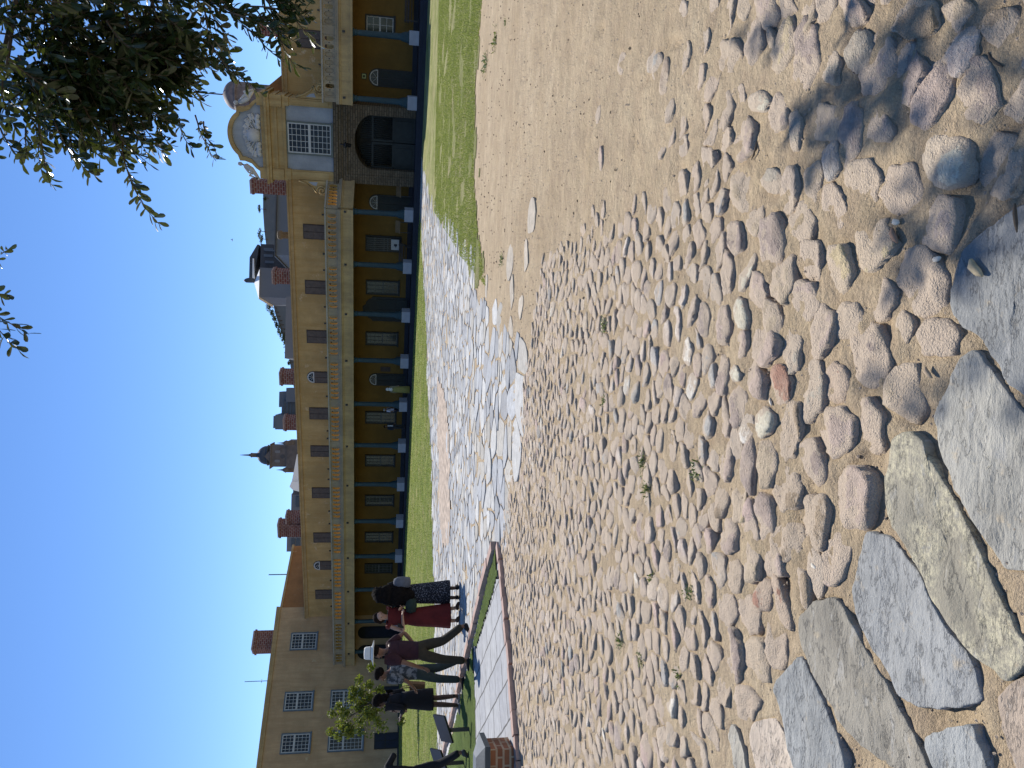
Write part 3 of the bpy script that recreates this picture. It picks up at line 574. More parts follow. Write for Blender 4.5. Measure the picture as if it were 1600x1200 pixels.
def pebbles(n, name='pebbles', lab='fine grit scattered over the sand', pal=None, big=1.0, y0=1.2, dy=8.0, xr=(-3.2, 4.2), pw=1.7):
    x = nrg.uniform(xr[0], xr[1], n*4); y = y0+(nrg.uniform(0, 1, n*4)**pw)*dy
    k = (np.abs(x) < y*0.62+0.2); x, y = x[k][:n], y[k][:n]; m_ = len(x); r = (0.0022+0.0045*nrg.uniform(0, 1, m_)**3+0.0006*y)*big
    base = np.array([(1, 0, 0), (.3, .95, 0), (-.8, .6, 0), (-.8, -.6, 0), (.3, -.95, 0), (.1, .1, .7)]); F = np.array([(0, 1, 5), (1, 2, 5), (2, 3, 5), (3, 4, 5), (4, 0, 5)])
    an = nrg.uniform(0, 6.28, m_); ca, sa = np.cos(an), np.sin(an); e = nrg.uniform(.5, 1.0, m_)
    bx = base[None, :, 0]*r[:, None]; by = base[None, :, 1]*(r*e)[:, None]; bz = base[None, :, 2]*r[:, None]
    # sit on the sand: bilinear sample of the ground relief
    zg = relief(x, y); zg *= np.clip((16-np.hypot(x, y))/10, 0, 1)
    V_ = np.stack([bx*ca[:, None]-by*sa[:, None]+x[:, None], bx*sa[:, None]+by*ca[:, None]+y[:, None], bz+zg[:, None]-0.0005], -1).reshape(-1, 3)
    if pal is None: pal = np.array([(0.42, 0.33, 0.24), (0.30, 0.235, 0.17), (0.55, 0.47, 0.36), (0.20, 0.15, 0.11), (0.48, 0.38, 0.26)]); tc = np.array(pal)[nrg.integers(0, len(pal), m_)].repeat(6, 0)
    o = np_mesh(name, V_, (F[None]+6*np.arange(m_)[:, None, None]).reshape(-1, 3), M['cobble'] if big < 1.5 else M['litter'], tc); tag(o, lab, None, None, 'stuff')
M['litter'] = plain('dark_leaf_litter', (0.10, 0.075, 0.045), 0.9, 0.4, 30)
pebbles(9000)
pebbles(420, 'leaf_litter', 'dark bits of dry leaf scattered over the bare earth', None, 1.7, 4.2, 9.5, (0.6, 7.5), 1.2)
# --- crazy paving of the path
praw = poisson(PATH, 0.29, 60000, None, lambda x, y: 1.0+0.35*math.sin(x*3.3+y*1.7)+max(0, y-18)*0.03)
pa = np.array(praw); keep = inpoly(pa[:, 0], pa[:, 1], PATH) & ~inpoly(pa[:, 0], pa[:, 1], STRIP)
pmb = MB(); pts_in = pa[keep]
PC = [(0.35, 0.352, 0.35), (0.30, 0.305, 0.31), (0.41, 0.40, 0.375), (0.37, 0.345, 0.30), (0.29, 0.29, 0.29), (0.43, 0.42, 0.395)]
SANDY = gpoly([(742, 425), (752, 455), (775, 480), (800, 520), (842, 500), (875, 280), (800, 380)])
sandy = inpoly(pts_in[:, 0], pts_in[:, 1], SANDY)
for i, (x, y) in enumerate(pts_in):
    d = np.hypot(pts_in[:, 0]-x, pts_in[:, 1]-y); nb = np.argsort(d)[1:11]
    if sandy[i] and rng.random() < 0.8: continue
    if rng.random() < 0.02: continue
    ns = 22 if y < 20 else 14
    th, r = radial((x, y), pts_in[nb], ns, 0.026+0.0010*y, None, 0.24 if sandy[i] else 0.6, 0.12)
    pts = [(x+r[k]*math.cos(th[k]), y+r[k]*math.sin(th[k])) for k in range(ns)]
    zb = gz(x, y); hh = 0.010+rng.uniform(-0.004, 0.006); n = ns; c = shade((0.40, 0.345, 0.27) if sandy[i] else rng.choice(PC), rng.uniform(0.85, 1.12)); o_ = len(pmb.v)
    sx, sy = rng.uniform(-.03, .03), rng.uniform(-.03, .03)
    vv = [(px, py, zb-0.03) for px, py in pts]+[(x+(px-x)*.985, y+(py-y)*.985, zb+hh*.8+(px-x)*sx+(py-y)*sy) for px, py in pts]+[(x+(px-x)*.93, y+(py-y)*.93, zb+hh+(px-x)*sx+(py-y)*sy) for px, py in pts]
    fs = [(a*n+k, a*n+(k+1) % n, (a+1)*n+(k+1) % n, (a+1)*n+k) for a in range(2) for k in range(n)]+[tuple(range(2*n, 3*n))]
    pmb.add(vv, fs, 0, False, c)
o = pmb.build('path', M['pathstone'], tint=True); tag(o, 'pale crazy paved stone path leading to the gate', None, None, 'structure')

# ------------------------------------------------------------------ kerbs, pavement
def irregular_kerb(pix, wd, z1, label, mat, step=0.45):
    pts = [gnd(X, Y) for X, Y in pix]; mb = MB(); k = 0
    for a, b in zip(pts[:-1], pts[1:]):
        L = (b-a).length; n = max(1, int(L/step))
        for s_ in range(n):
            p = a+(b-a)*(s_+0.02)/n; q = a+(b-a)*(s_+0.985)/n; k += 1
            dj = Vector((rng.uniform(-1, 1), rng.uniform(-1, 1)))*0.012
            mb.strip([(p.x+dj.x, p.y+dj.y), (q.x+dj.x, q.y+dj.y)], wd*rng.uniform(0.9, 1.1), min(p.z, q.z)-0.05, p.z+z1*rng.uniform(0.85, 1.12))
    o = mb.build('kerb', mat, fix=True); return tag(o, label, None, None, 'structure')
irregular_kerb([(777, 851), (757, 925), (737, 1008), (714, 1100), (690, 1203), (676, 1260)], 0.13, 0.09, 'raised kerb of red brown stones between path and pavement', M['kerb'])
irregular_kerb([(781, 852), (787, 905), (800, 1040), (812, 1190), (818, 1260)], 0.13, 0.05, 'low brick kerb between pavement and cobbles', M['kerb'], 0.24)
pave, t, b, v = newmat('grey_paving', 0.85, 0.3)
br = nn(t, 'ShaderNodeTexBrick'); t.links.new(mapped(t, v, (1, 1, 1), (0, 0, 0.95)), br.inputs[0])
for i_, c_ in ((1, (0.27, 0.27, 0.275)), (2, (0.32, 0.318, 0.312)), (3, (0.07, 0.065, 0.06))): br.inputs[i_].default_value = (*c_, 1)
br.inputs['Scale'].default_value = 1; br.inputs['Mortar Size'].default_value = 0.014; br.inputs['Brick Width'].default_value = 0.62; br.inputs['Row Height'].default_value = 0.42
t.links.new(mixc(t, 0.5, br.outputs[0], nz(t, v, 6, 6, 0.7), 'OVERLAY'), b.inputs['Base Color'])
zone_sheet('pavement', gpoly([(781, 905), (787, 907), (799, 1040), (811, 1185), (815, 1240), (748, 1240), (746, 1160), (744, 1060), (748, 1012)]), pave, 0.030, label='grey paved strip between the two kerbs', wob=0)
zone_sheet('lawn', gpoly([(778, 858), (781, 900), (748, 1008), (742, 1012), (744, 1060), (746, 1160), (748, 1240), (690, 1240), (702, 1180), (718, 1110), (740, 1015), (760, 930)]), lawn_mat('dark_green_turf', (0.10, 0.15, 0.03), (0.15, 0.20, 0.05), (0.2, 0.19, 0.08), 0.7, 0.9), 0.035, label='small wedge of green turf beside the kerb', wob=0)  # turf in a darker green than the two lawns

# ================================================================== MAIN BUILDING (local x = right along the facade, y = inwards, z = height)
def arc(cx, cz, r, a0, a1, n, rz=None):
    return [(cx+r*math.cos(R(a0+(a1-a0)*i/n)), cz+(rz or r)*math.sin(R(a0+(a1-a0)*i/n))) for i in range(n+1)]
B = empty('castle_building', (OX, OY, 0), -TH, 'long two storey ochre building with a columned arcade and pierced parapet', 'building')
XL, XR, XG0, XG1 = -39.9, 16.5, 1.45, 6.30             # ends of the block and of the gate
mb = MB()
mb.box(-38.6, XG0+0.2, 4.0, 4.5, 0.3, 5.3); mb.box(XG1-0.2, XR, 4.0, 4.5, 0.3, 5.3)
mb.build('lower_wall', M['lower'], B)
mb = MB(); mb.box(-38.3, XG0+0.3, 4.0, 4.45, 5.3, 8.72); mb.box(XG1-0.3, XR, 4.0, 4.45, 5.3, 8.72); mb.build('upper_wall', M['upper'], B)
mb = MB(); mb.box(-38.2, XG0+0.2, 3.90, 4.6, 8.72, 9.02); mb.box(XG1-0.2, XR, 3.90, 4.6, 8.72, 9.02)
mb.box(-38.2, XG0+0.2, 3.82, 4.65, 8.95, 9.06); mb.box(XG1-0.2, XR, 3.82, 4.65, 8.95, 9.06); mb.build('eave', M['eave'], B)
mb = MB(); mb.box(-38, XR, 4.6, 11.5, 8.5, 8.8); mb.box(-38, XR, 11.2, 11.5, 0, 8.5); mb.box(XR-.4, XR, 4.5, 11.2, 0, 8.5); mb.build('roof', M['roof'], B)
mb = MB(); mb.box(-38.6, XG0, 3.94, 4.0, 0.52, 0.86); mb.box(XG1, XR, 3.94, 4.0, 0.52, 0.86); mb.build('dado', M['navy'], B)
# stoep (raised pavement of the arcade)
mb = MB(); mb.box(-39.6, XR, -0.62, 4.0, -0.5, 0.56); mb.box(-40.2, XR, -1.0, -0.62, -0.5, 0.36); mb.build('stoep', M['navy'], B)
# gallery beam, floor, parapet
fr = [(-39.9, 0.0), (0.12, 0.0), (1.45, 1.82)]
def along(mbx, pts, y0, y1, z0, z1, mi=0):              # moulding following the gallery front, y measured inwards from the line
    for a, b in zip(pts[:-1], pts[1:]):
        d = Vector((b[0]-a[0], b[1]-a[1])).normalized(); n = Vector((-d.y, d.x))
        mbx.slabz([(a[0]+n.x*y0, a[1]+n.y*y0), (b[0]+n.x*y0, b[1]+n.y*y0), (b[0]+n.x*y1, b[1]+n.y*y1), (a[0]+n.x*y1, a[1]+n.y*y1)], z0, z1, mi)
frR = [(6.45, 0.0), (XR, 0.0)]
mb = MB()
for f_ in (fr, frR):
    along(mb, f_, -0.26, 0.30, 4.38, 4.52); along(mb, f_, -0.20, 0.27, 4.52, 4.62); along(mb, f_, -0.16, 0.26, 4.62, 5.06); along(mb, f_, -0.22, 0.27, 5.06, 5.16)
mb.build('beam', M['beam'], B)
mb = MB()
for f_ in (fr, frR):
    along(mb, f_, -0.34, 0.30, 5.16, 5.26); along(mb, f_, -0.26, 0.28, 5.26, 5.36)
mb.build('cornice', M['parapet'], B)
mb = MB()
mb.slabz([(-39.6, 0.30), (0.0, 0.30), (1.3, 2.0), (1.6, 4.0), (-38.6, 4.0)], 4.7, 5.22); mb.box(6.5, XR, 0.30, 4.0, 4.7, 5.22); mb.build('gallery_floor', M['floor'], B)
def oval(cx, cz, rx, rz_, n=20): return [(cx+rx*math.copysign(abs(math.cos(2*math.pi*i/n))**0.75, math.cos(2*math.pi*i/n)), cz+rz_*math.copysign(abs(math.sin(2*math.pi*i/n))**0.75, math.sin(2*math.pi*i/n))) for i in range(n)]
def parapet_bay(mbx, x0, x1, nh, pierced=None):
    px = 0.24; w_ = (x1-x0-2*px)/nh; Z0, Z1 = 5.36, 6.10
    mbx.box(x0, x0+px, -0.02, 0.26, Z0, Z1); mbx.box(x1-px, x1, -0.02, 0.26, Z0, Z1)
    for i in range(nh):
        a = x0+px+i*w_; c = a+w_/2
        if pierced is None or i in pierced:
            mbx.plate(a, a+w_, Z0, Z1, oval(c, 5.73, 0.125, 0.27), 0.02, 0.24, 0, 1)
        else:
            mbx.box(a, a+w_, 0.10, 0.24, Z0, Z1); mbx.plate(a, a+w_, Z0, Z1, oval(c, 5.73, 0.14, 0.25), 0.02, 0.10)
        if i: mbx.prism(arc(a, 5.73, 0.035, 0, 330, 8), 0.005, 0.02, 2)  # black discs stand in for the shaded mouths of small holes
mb = MB()
for k in range(11): parapet_bay(mb, -3.5*(k+1)+0.06, -3.5*k+0.06, 8)
parapet_bay(mb, -39.9, -38.44, 3)
mb.build('parapet', [M['parapet'], M['sunlit_reveal'], M['iron']], B); mb = MB()
for x0, x1, ps in ((6.53, 10.45, (1, 7, 6)), (10.45, 14.0, (2,)), (14.0, XR, ())):
    parapet_bay(mb, x0, x1, 8, ps)
mb.build('parapet', [M['parapet'], M['sunlit_reveal'], M['iron']], B)
mb = MB(); parapet_bay(mb, 0.0, 2.25, 7); o = mb.build('parapet', [M['parapet'], M['sunlit_reveal'], M['iron']], B); o.location = (0.12, 0, 0); o.rotation_euler = (0, 0, math.atan2(1.82, 1.33))
mb = MB()
for f_ in (fr, frR): along(mb, f_, -0.10, 0.34, 6.10, 6.20)
mb.build('coping', M['coping'], B)
# columns
def column(x, proto=[None]):
    if proto[0] is None:
        mb = MB()
        mb.lathe([(0.34, 1.12), (0.34, 1.20), (0.30, 1.24), (0.29, 1.34), (0.24, 1.52), (0.185, 1.62), (0.175, 2.4), (0.16, 4.0), (0.15, 4.12), (0.19, 4.15), (0.19, 4.19), (0.155, 4.22), (0.20, 4.30), (0.24, 4.32), (0.24, 4.385)], n=20)
        c = mb.build('column', M['teal'], B); c.location = (x, 0.02, 0)
        mb = MB(); mb.box(-0.385, 0.385, -0.385, 0.385, 0.55, 1.125); mb.build('pedestal', M['ped'], c)
        mb = MB(); mb.box(-0.06, 0.06, -0.25, -0.18, 4.80, 4.96); mb.box(-0.02, 0.02, -0.32, -0.25, 4.86, 4.90); mb.build('bracket_lamp', M['iron'], c); proto[0] = c
    else:
        c = copy_tree(proto[0], B); c.location = (x, 0.02, 0)
for x in [-3.5*k for k in range(12)]+[6.85, 10.45, 14.0]: column(x)
# windows and doors
def shutter_window(x, z0=6.25, z1=8.06, wd=1.06, arch_=False, y=4.0):
    mb = MB()
    if arch_:
        r = wd/2; zc = z1-r; mb.prism([(x-r, z0), (x+r, z0)]+arc(x, zc, r, 0, 180, 14), y-0.05, y)
        o = mb.build('arched_window', M['shutter'], B)
        mb = MB(); mb.prism(arc(x, zc+0.03, r-0.10, 0, 180, 14), y-0.07, y-0.05); mb.build('fanlight', M['glass'], o)
        mb = MB(); out = arc(x, zc, r-0.03, 0, 180, 14); inn = arc(x, zc, r-0.12, 180, 0, 14); mb.prism(out+inn, y-0.09, y-0.045); mb.box(x-r+0.04, x+r-0.04, y-0.09, y-0.05, zc-0.06, zc+0.02)
        for a in (36, 72, 108, 144): mb.tube([(x, y-0.08, zc), (x+(r-.1)*math.cos(R(a)), y-0.08, zc+(r-.1)*math.sin(R(a)))], 0.015, 5)
        mb.build('glazing_bars', M['sash'], o)
        mb = MB(); mb.box(x-r+0.08, x-0.02, y-0.08, y-0.05, z0, zc-0.08); mb.box(x+0.02, x+r-0.08, y-0.08, y-0.05, z0, zc-0.08); mb.build('shutter', M['shutterlight'], o); return
    mb.box(x-wd/2, x+wd/2, y-0.05, y, z0, z1); o = mb.build('shuttered_window', M['shutter'], B)
    for sx in (-1, 1):
        mb = MB(); a, b_ = sorted((x+sx*0.025, x+sx*(wd/2-0.06))); mb.box(a, b_, y-0.085, y-0.05, z0+.06, z1-0.07)
        for zz_ in (z0+0.35, (z0+z1)/2+.2): mb.box(a+.05, b_-.05, y-0.10, y-0.085, zz_, zz_+0.09)
        mb.build('shutter', M['shutterlight'], o)
for x in (-2.55, -6.63, -10.5, -17.04, -20.5, -24.55, -29.17, -35.5, 9.72, 13.6): shutter_window(x)
for x in (-13.87, -32.2): shutter_window(x, 6.25, 8.14, 0.98, True)
mb = MB()
for x in (-1.3, -4.1, -5.3, -8.1, -9.4, -12.2, -15.5, -18.6, -19.3, -22.2, -23.2, -26.4, -27.7, -30.6, -33.9, -36.9, 8.3, 11.4):
    mb.box(x-0.04, x+0.04, 3.90, 4.0, 6.62, 6.76)
mb.build('wall_bracket', M['iron'], B)
def sash_window(x, z0, z1, wd, cols, rows, frame, sash, glass, parent=B, y=4.0, split=0.5, thick=0.05):
    mb = MB(); f_ = 0.09
    mb.box(x-wd/2, x-wd/2+f_, y-0.10, y, z0, z1); mb.box(x+wd/2-f_, x+wd/2, y-0.10, y, z0, z1)
    mb.box(x-wd/2+f_, x+wd/2-f_, y-0.10, y, z1-f_, z1); mb.box(x-wd/2-0.04, x+wd/2+0.04, y-0.16, y, z0-0.07, z0+f_*0.7)
    o = mb.build('window', frame, parent)
    a, b_ = x-wd/2+f_, x+wd/2-f_; c, d = z0+f_*0.7, z1-f_
    mb = MB(); mb.box(a, b_, y-0.03, y-0.01, c, d); mb.build('pane', glass, o)
    zs = c+(d-c)*split
    for q0, q1, yo, r_ in ((c, zs, 0.055, rows[0]), (zs, d, 0.075, rows[1])):
        mb = MB(); mb.box(a, b_, y-yo, y-0.03, q0, q0+thick); mb.box(a, b_, y-yo, y-0.03, q1-thick, q1); mb.box(a, a+thick, y-yo, y-0.03, q0+thick, q1-thick); mb.box(b_-thick, b_, y-yo, y-0.03, q0+thick, q1-thick)
        for i in range(1, cols): xx = a+(b_-a)*i/cols; mb.box(xx-0.014, xx+0.014, y-yo+0.008, y-0.03, q0+thick, q1-thick)
        for i in range(1, r_): zz_ = q0+(q1-q0)*i/r_; mb.box(a+thick, b_-thick, y-yo+0.010, y-0.03, zz_-0.014, zz_+0.014)
        mb.build('sash', sash, o)
    return o
for x in (-6.42, -10.48, -17.3, -21.33, -25.3, -29.15, -32.6): sash_window(x, 1.36, 3.75, 1.10, 3, (3, 4), M['doorblack'], M['greysash'], M['glassgreen'], split=0.48)
sash_window(10.9, 2.05, 3.86, 1.12, 2, (2, 2), M['doorblack'], M['sash'], M['glassgreen'])
sash_window(14.6, 2.05, 3.86, 1.12, 2, (2, 2), M['doorblack'], M['sash'], M['glassgreen'])
mb = MB(); mb.box(-3.70, -2.56, 3.90, 4.0, 1.25, 3.78); o = mb.build('barred_window', M['doorblack'], B)
mb = MB(); mb.box(-3.62, -2.64, 3.87, 3.90, 1.33, 3.70); mb.build('pane', M['glass'], o)
mb = MB()
for i in range(7): xx = -3.56+i*0.145; mb.tube([(xx, 3.82, 1.3), (xx, 3.82, 3.72)], 0.022, 6)
for zz_ in (2.2, 2.45, 3.1): mb.box(-3.62, -2.64, 3.80, 3.815, zz_, zz_+.05)
mb.build('bars', M['greysash'], o)
mb = MB(); mb.box(-3.5, -2.74, 3.77, 3.80, 1.42, 1.98); mb.box(-3.22, -3.06, 3.76, 3.77, 1.56, 1.78, 1); mb.box(-3.30, -3.16, 3.762, 3.77, 1.62, 1.69, 1); mb.build('notice', [M['sash'], M['navy']], o)
def arch_door(x, z1, wd, y=4.0, parent=B, z0=0.56, fan=0.7, name='arched_door'):
    r = wd/2; zc = z1-r; mb = MB(); mb.prism([(x-r, z0), (x+r, z0)]+arc(x, zc, r, 0, 180, 16), y-0.05, y+0.02); o = mb.build(name, M['doorblack'], parent)
    mb = MB(); mb.prism(arc(x, zc+0.03, r-0.14, 0, 180, 14), y-0.065, y-0.05); mb.build('fanlight', M['glass'], o)
    mb = MB(); mb.prism(arc(x, zc, r-0.07, 0, 180, 14)+arc(x, zc, r-0.13, 180, 0, 14), y-0.09, y-0.05); mb.box(x-r+0.07, x+r-0.07, y-0.09, y-0.05, zc-0.06, zc)
    for a in (45, 90, 135): mb.tube([(x, y-0.075, zc), (x+(r-.1)*math.cos(R(a)), y-0.075, zc+(r-.1)*math.sin(R(a)))], 0.014, 5)
    mb.build('glazing_bars', M['sash'], o)
    mb = MB()
    for sx in (-1, 1):
        a, b_ = sorted((x+sx*0.03, x+sx*(r-0.07)))
        for q0, q1 in ((z0+.15, z0+.75), (z0+.9, zc-.2)): mb.box(a+.06, b_-.06, y-0.08, y-0.05, q0, q1)
    mb.build('door_leaf', M['gatepaint'], o); return o
arch_door(-0.22, 3.58, 1.08); arch_door(-13.93, 3.5, 1.05); arch_door(7.83, 3.63, 1.08)
x = -8.1; mb = MB()
mb.prism([(x-.95, .56), (x+.95, .56), (x+.95, 3.25), (x+.80, 3.35), (x+.72, 3.55), (x+.45, 3.75)]+arc(x, 3.62, .36, 20, 160, 8)+[(x-.45, 3.75), (x-.72, 3.55), (x-.80, 3.35), (x-.95, 3.25)], 3.94, 4.02); o = mb.build('panelled_door', M['doorblack'], B)
mb = MB()
for a, b_ in ((x-.78, x-.06), (x+.06, x+.78)):
    for q0, q1 in ((.75, 1.5), (1.65, 2.95)): mb.box(a, b_, 3.90, 3.94, q0, q1)
mb.build('door_leaf', M['gatepaint'], o)
mb = MB(); mb.box(-13.22, -12.84, 3.95, 4.0, 1.85, 2.6); o = mb.build('plaque', M['shutter'], B)
mb = MB(); mb.box(7.66, 8.02, 3.96, 4.0, 3.76, 4.08); mb.box(7.70, 7.98, 3.95, 3.96, 3.80, 4.04, 1); mb.box(7.77, 7.91, 3.945, 3.95, 3.86, 3.98, 0); mb.build('sign_plate', [M['gatepaint'], plain('pale_green_sign', (0.35, 0.42, 0.22), 0.6)], B)
# chimneys
def chimney(X0, X1, Y0, Y1, t_, dep=0.9):
    xa, za = fac(X0, Y1, t_); xb, _ = fac(X0, Y0, t_); mb = MB(); x0, x1 = sorted((xa, xb))
    mb.box(x0+.05, x1-.05, t_, t_+dep, 8.6, za-0.28); mb.box(x0-.02, x1+.02, t_-.07, t_+dep+.07, za-0.28, za-0.12); o = mb.build('chimney', M['brick'], B)
    mb = MB(); mb.box(x0+.02, x1-.02, t_-.03, t_+dep+.03, za-0.12, za); mb.build('chimney_cap', M['kerb'], o)
for X0, Y0, Y1, t_ in ((391, 281, 303, 5.2), (425, 423, 444, 5.2), (436.5, 582, 602, 5.2), (442.5, 655, 673, 5.6), (434, 819, 840, 6.0), (446, 806, 819, 6.0), (404, 36, 57, 5.2)): chimney(X0, 455, Y0, Y1, t_)
mb = MB(); x0, z1 = fac(433, 368, 5.0); mb.lathe([(0.26, 8.7), (0.24, z1-.35), (0.32, z1-.3), (0.32, z1-.06), (0.2, z1)], (x0, 5.2, 0), 10); mb.build('flue_pot', M['wood'], B)

# ================================================================== GATEHOUSE
G = empty('gatehouse', (OX, OY, 0), -TH, 'ornate yellow and pale blue gatehouse with arched gate and curved pediment', 'gatehouse')
gx = 4.08; yg = 1.8
ap = 1.68
mb = MB()
mb.prism([(XG0, 0.0), (gx-ap, 0.0), (gx-ap, 3.25)]+[(gx-ap*math.cos(R(a)), 3.25+1.15*math.sin(R(a))) for a in range(6, 180, 6)]+[(gx+ap, 3.25), (gx+ap, 0.0), (XG1, 0.0), (XG1, 5.2), (XG0, 5.2)], yg, yg+2.6)
mb.box(XG0-.12, XG1+.12, yg-0.16, yg+0.4, 5.42, 5.72); mb.box(XG0-.05, XG1+.05, yg-0.08, yg+0.4, 5.2, 5.42); mb.box(XG0-.04, XG1+.04, yg-0.06, yg, 4.86, 4.98)
for sx, xx in ((-1, XG0), (1, XG1)): mb.box(xx-0.02 if sx < 0 else xx-0.55, xx+0.55 if sx < 0 else xx+0.02, yg-0.07, yg-0.0, 0.0, 4.86)
mb.build('stone_gateway', M['gatestone'], G, fix=True)
mb = MB(); mb.box(gx-ap-.1, gx+ap+.1, yg+2.4, yg+2.6, 0, 4.5); mb.build('passage_shade_sheet', M['doorblack'], G)  # near-black sheet stands in for the deep shade inside the passage
gl = MB(); y = yg+0.55
for sx in (-1, 1):
    a, b_ = sorted((gx+sx*0.03, gx+sx*(ap-0.02)))
    gl.box(a, b_, y, y+0.10, 0.40, 0.56); gl.box(a, b_, y, y+0.10, 1.88, 2.02); gl.box(a, b_, y, y+.1, 3.22, 3.34); gl.box(a, a+.12, y, y+.1, .56, 3.22); gl.box(b_-.12, b_, y, y+.1, .56, 3.22); gl.box(a+.12, b_-.12, y+.03, y+.07, .56, 1.88)
    gl.box(a+.3, b_-.3, y-.01, y+.03, .75, 1.7)
    for i in range(11):
        xx = a+.18+(b_-a-.36)*i/10; gl.tube([(xx, y+.05, 2.0), (xx, y+.05, 3.3+0.8*math.sqrt(max(0, 1-((xx-gx)/ap)**2)))], 0.028, 6)
gl.build('gate_leaf', M['gatepaint'], G)
mb = MB(); mb.lathe([(0.02, 5.12), (0.05, 5.05), (0.17, 4.98), (0.19, 4.93), (0.14, 4.90), (0.10, 4.62), (0.06, 4.58)], (gx-.2, yg-0.45, 0), 6); mb.tube([(gx-.2, yg-.05, 5.2), (gx-.2, yg-.3, 5.28), (gx-.2, yg-.45, 5.1)], 0.02, 6); lt = mb.build('lantern', M['iron'], G)
# upper storey
mb = MB(); mb.box(2.0, 6.0, yg+0.06, yg+2.2, 5.72, 8.66); mb.build('blue_panel', M['bluewall'], G)
mb = MB()
for x0, x1 in ((XG0+.02, 2.05), (5.95, XG1+.1)):
    mb = MB(); mb.box(x0, x1, yg-0.04, yg+2.2, 5.72, 8.62); mb.box(x0+.1, x1-.1, yg-0.09, yg-.04, 6.0, 8.3); mb.box(x0-.05, x1+.05, yg-0.12, yg+2.2, 8.40, 8.62); mb.build('pilaster', M['pav'], G)
mb = MB(); x0, x1 = XG0-.02, XG1+.14
for q0, q1, pr in ((8.62, 8.80, .10), (8.80, 9.15, .04), (9.15, 9.30, .12), (9.30, 9.55, .08), (9.55, 9.72, .26), (9.72, 9.86, .34), (9.86, 10.12, .06)): mb.box(x0-pr, x1+pr, yg-pr, yg+2.0, q0, q1)
for q0, q1 in ((x0-.06, x0+.62), (x1-.62, x1+.06)): mb.box(q0, q1, yg-.18, yg+1.9, 8.82, 9.53); mb.box(q0, q1, yg-.14, yg+1.9, 9.861, 10.32)
mb.build('entablature', M['pav'], G)
sash_window(4.02, 5.80, 8.62, 2.02, 5, (5, 5), M['greenframe'], M['sash'], M['glass'], parent=G, y=yg+0.06, split=0.5, thick=0.075)
# pediment: blue field with yellow curved frame
cx = 4.0
def halfcurve(o=0.0): 
    return [(2.30-o*.7, 10.12), (2.12-o, 10.5), (2.06-o, 10.85), (1.72-o, 11.05), (1.55-o, 11.3), (1.52-o, 11.55-o*.4)]
def ped_outline(o):
    r = 1.46-o; top = [(cx+r*math.cos(R(a)), 11.02+ (1.12-o)*math.sin(R(a))) for a in range(28, 153, 8)]
    rt = [(cx+2.3-o, 10.12+o*.6), (cx+2.0-o, 10.55), (cx+1.72-o, 10.8), (cx+1.58-o, 11.2), (cx+1.58-o, 11.5-o*.6)]
    return rt+top+[(2*cx-x_, z_) for x_, z_ in rt[::-1]]
mb = MB(); mb.prism(ped_outline(0.0), yg+0.05, yg+0.65); fr_o = ped_outline(-0.02); fr_i = ped_outline(0.24)
n = len(fr_o); vs_ = [(x_, yg-0.10, z_) for x_, z_ in fr_o]+[(x_, yg-0.10, z_) for x_, z_ in fr_i]+[(x_, yg+0.7, z_) for x_, z_ in fr_o]+[(x_, yg+0.06, z_) for x_, z_ in fr_i]
fs = []
for i in range(n-1): fs += [(i, i+1, n+i+1, n+i), (2*n+i, 2*n+i+1, i+1, i), (n+i, n+i+1, 3*n+i+1, 3*n+i)]
mb2 = MB(); mb2.add(vs_, fs); mb2.build('pediment_frame', M['pav'], G, fix=True)
pd = mb.build('pediment', M['bluewall'], G)
# relief: trophies and flags fanning from a breastplate
mb = MB(); rr_ = random.Random(4)
for a, l in ((18, 1.35), (35, 1.2), (52, 1.05), (70, .95), (90, .95), (110, .95), (128, 1.05), (145, 1.2), (162, 1.35)):
    d = (math.cos(R(a)), math.sin(R(a))); p0 = (cx+.2*d[0], 10.35+.1*d[1]); p1 = (cx+l*d[0], 10.30+l*.98*d[1]); nx, nz_ = -d[1]*.13, d[0]*.13
    mb.tube([(p0[0], yg-.02, p0[1]), (p1[0], yg-.05, p1[1])], [.05, .03], 6)
    q = (cx+l*.72*d[0], 10.30+l*.72*d[1]); mb.prism([(q[0]-nx*1.4, q[1]-nz_*1.4), (p1[0]-nx*.6, p1[1]-nz_*.6), (p1[0]+nx*1.7, p1[1]+nz_*1.7), (q[0]+nx*1.2, q[1]+nz_*1.2)], yg-.04, yg+.06)
mb.lathe([(0.05, -.42), (.34, -.38), (.44, 0), (.36, .30), (.16, .38), (.18, .48), (.02, .62)], (cx, yg+.02, 10.62), 12)
for sx in (-1, 1):
    for q_ in range(5): mb.lathe([(.02, -.17), (.15, -.08), (.17, .05), (.08, .15), (.01, .18)], (cx+sx*(.5+.16*q_), yg, 10.30+.05*((q_*3) % 2)), 8)
mb.build('relief', M['whiteplaster'], pd)
# reclining figures left and right of the pediment
for sx in (-1, 1):
    mb = MB(); X_ = lambda q: cx+sx*q
    mb.tube([(X_(2.75), yg+.1, 10.42), (X_(2.45), yg+.05, 10.62), (X_(2.15), yg+.05, 10.85), (X_(1.95), yg+.1, 11.22), (X_(1.86), yg+.1, 11.42)], [.07, .12, .17, .19, .08], 10)
    mb.lathe([(.02, -.14), (.10, -.10), (.13, 0), (.10, .11), (.02, .15)], (X_(1.84), yg+.1, 11.55), 10)
    mb.tube([(X_(1.98), yg-.02, 11.28), (X_(2.3), yg-.05, 11.05), (X_(2.42), yg, 10.80)], [.07, .06, .05], 8)
    mb.tube([(X_(2.2), yg-.02, 10.8), (X_(2.5), yg-.08, 10.98), (X_(2.68), yg, 10.5)], [.12, .10, .06], 8)
    mb.build('statue', M['whiteplaster'], G)
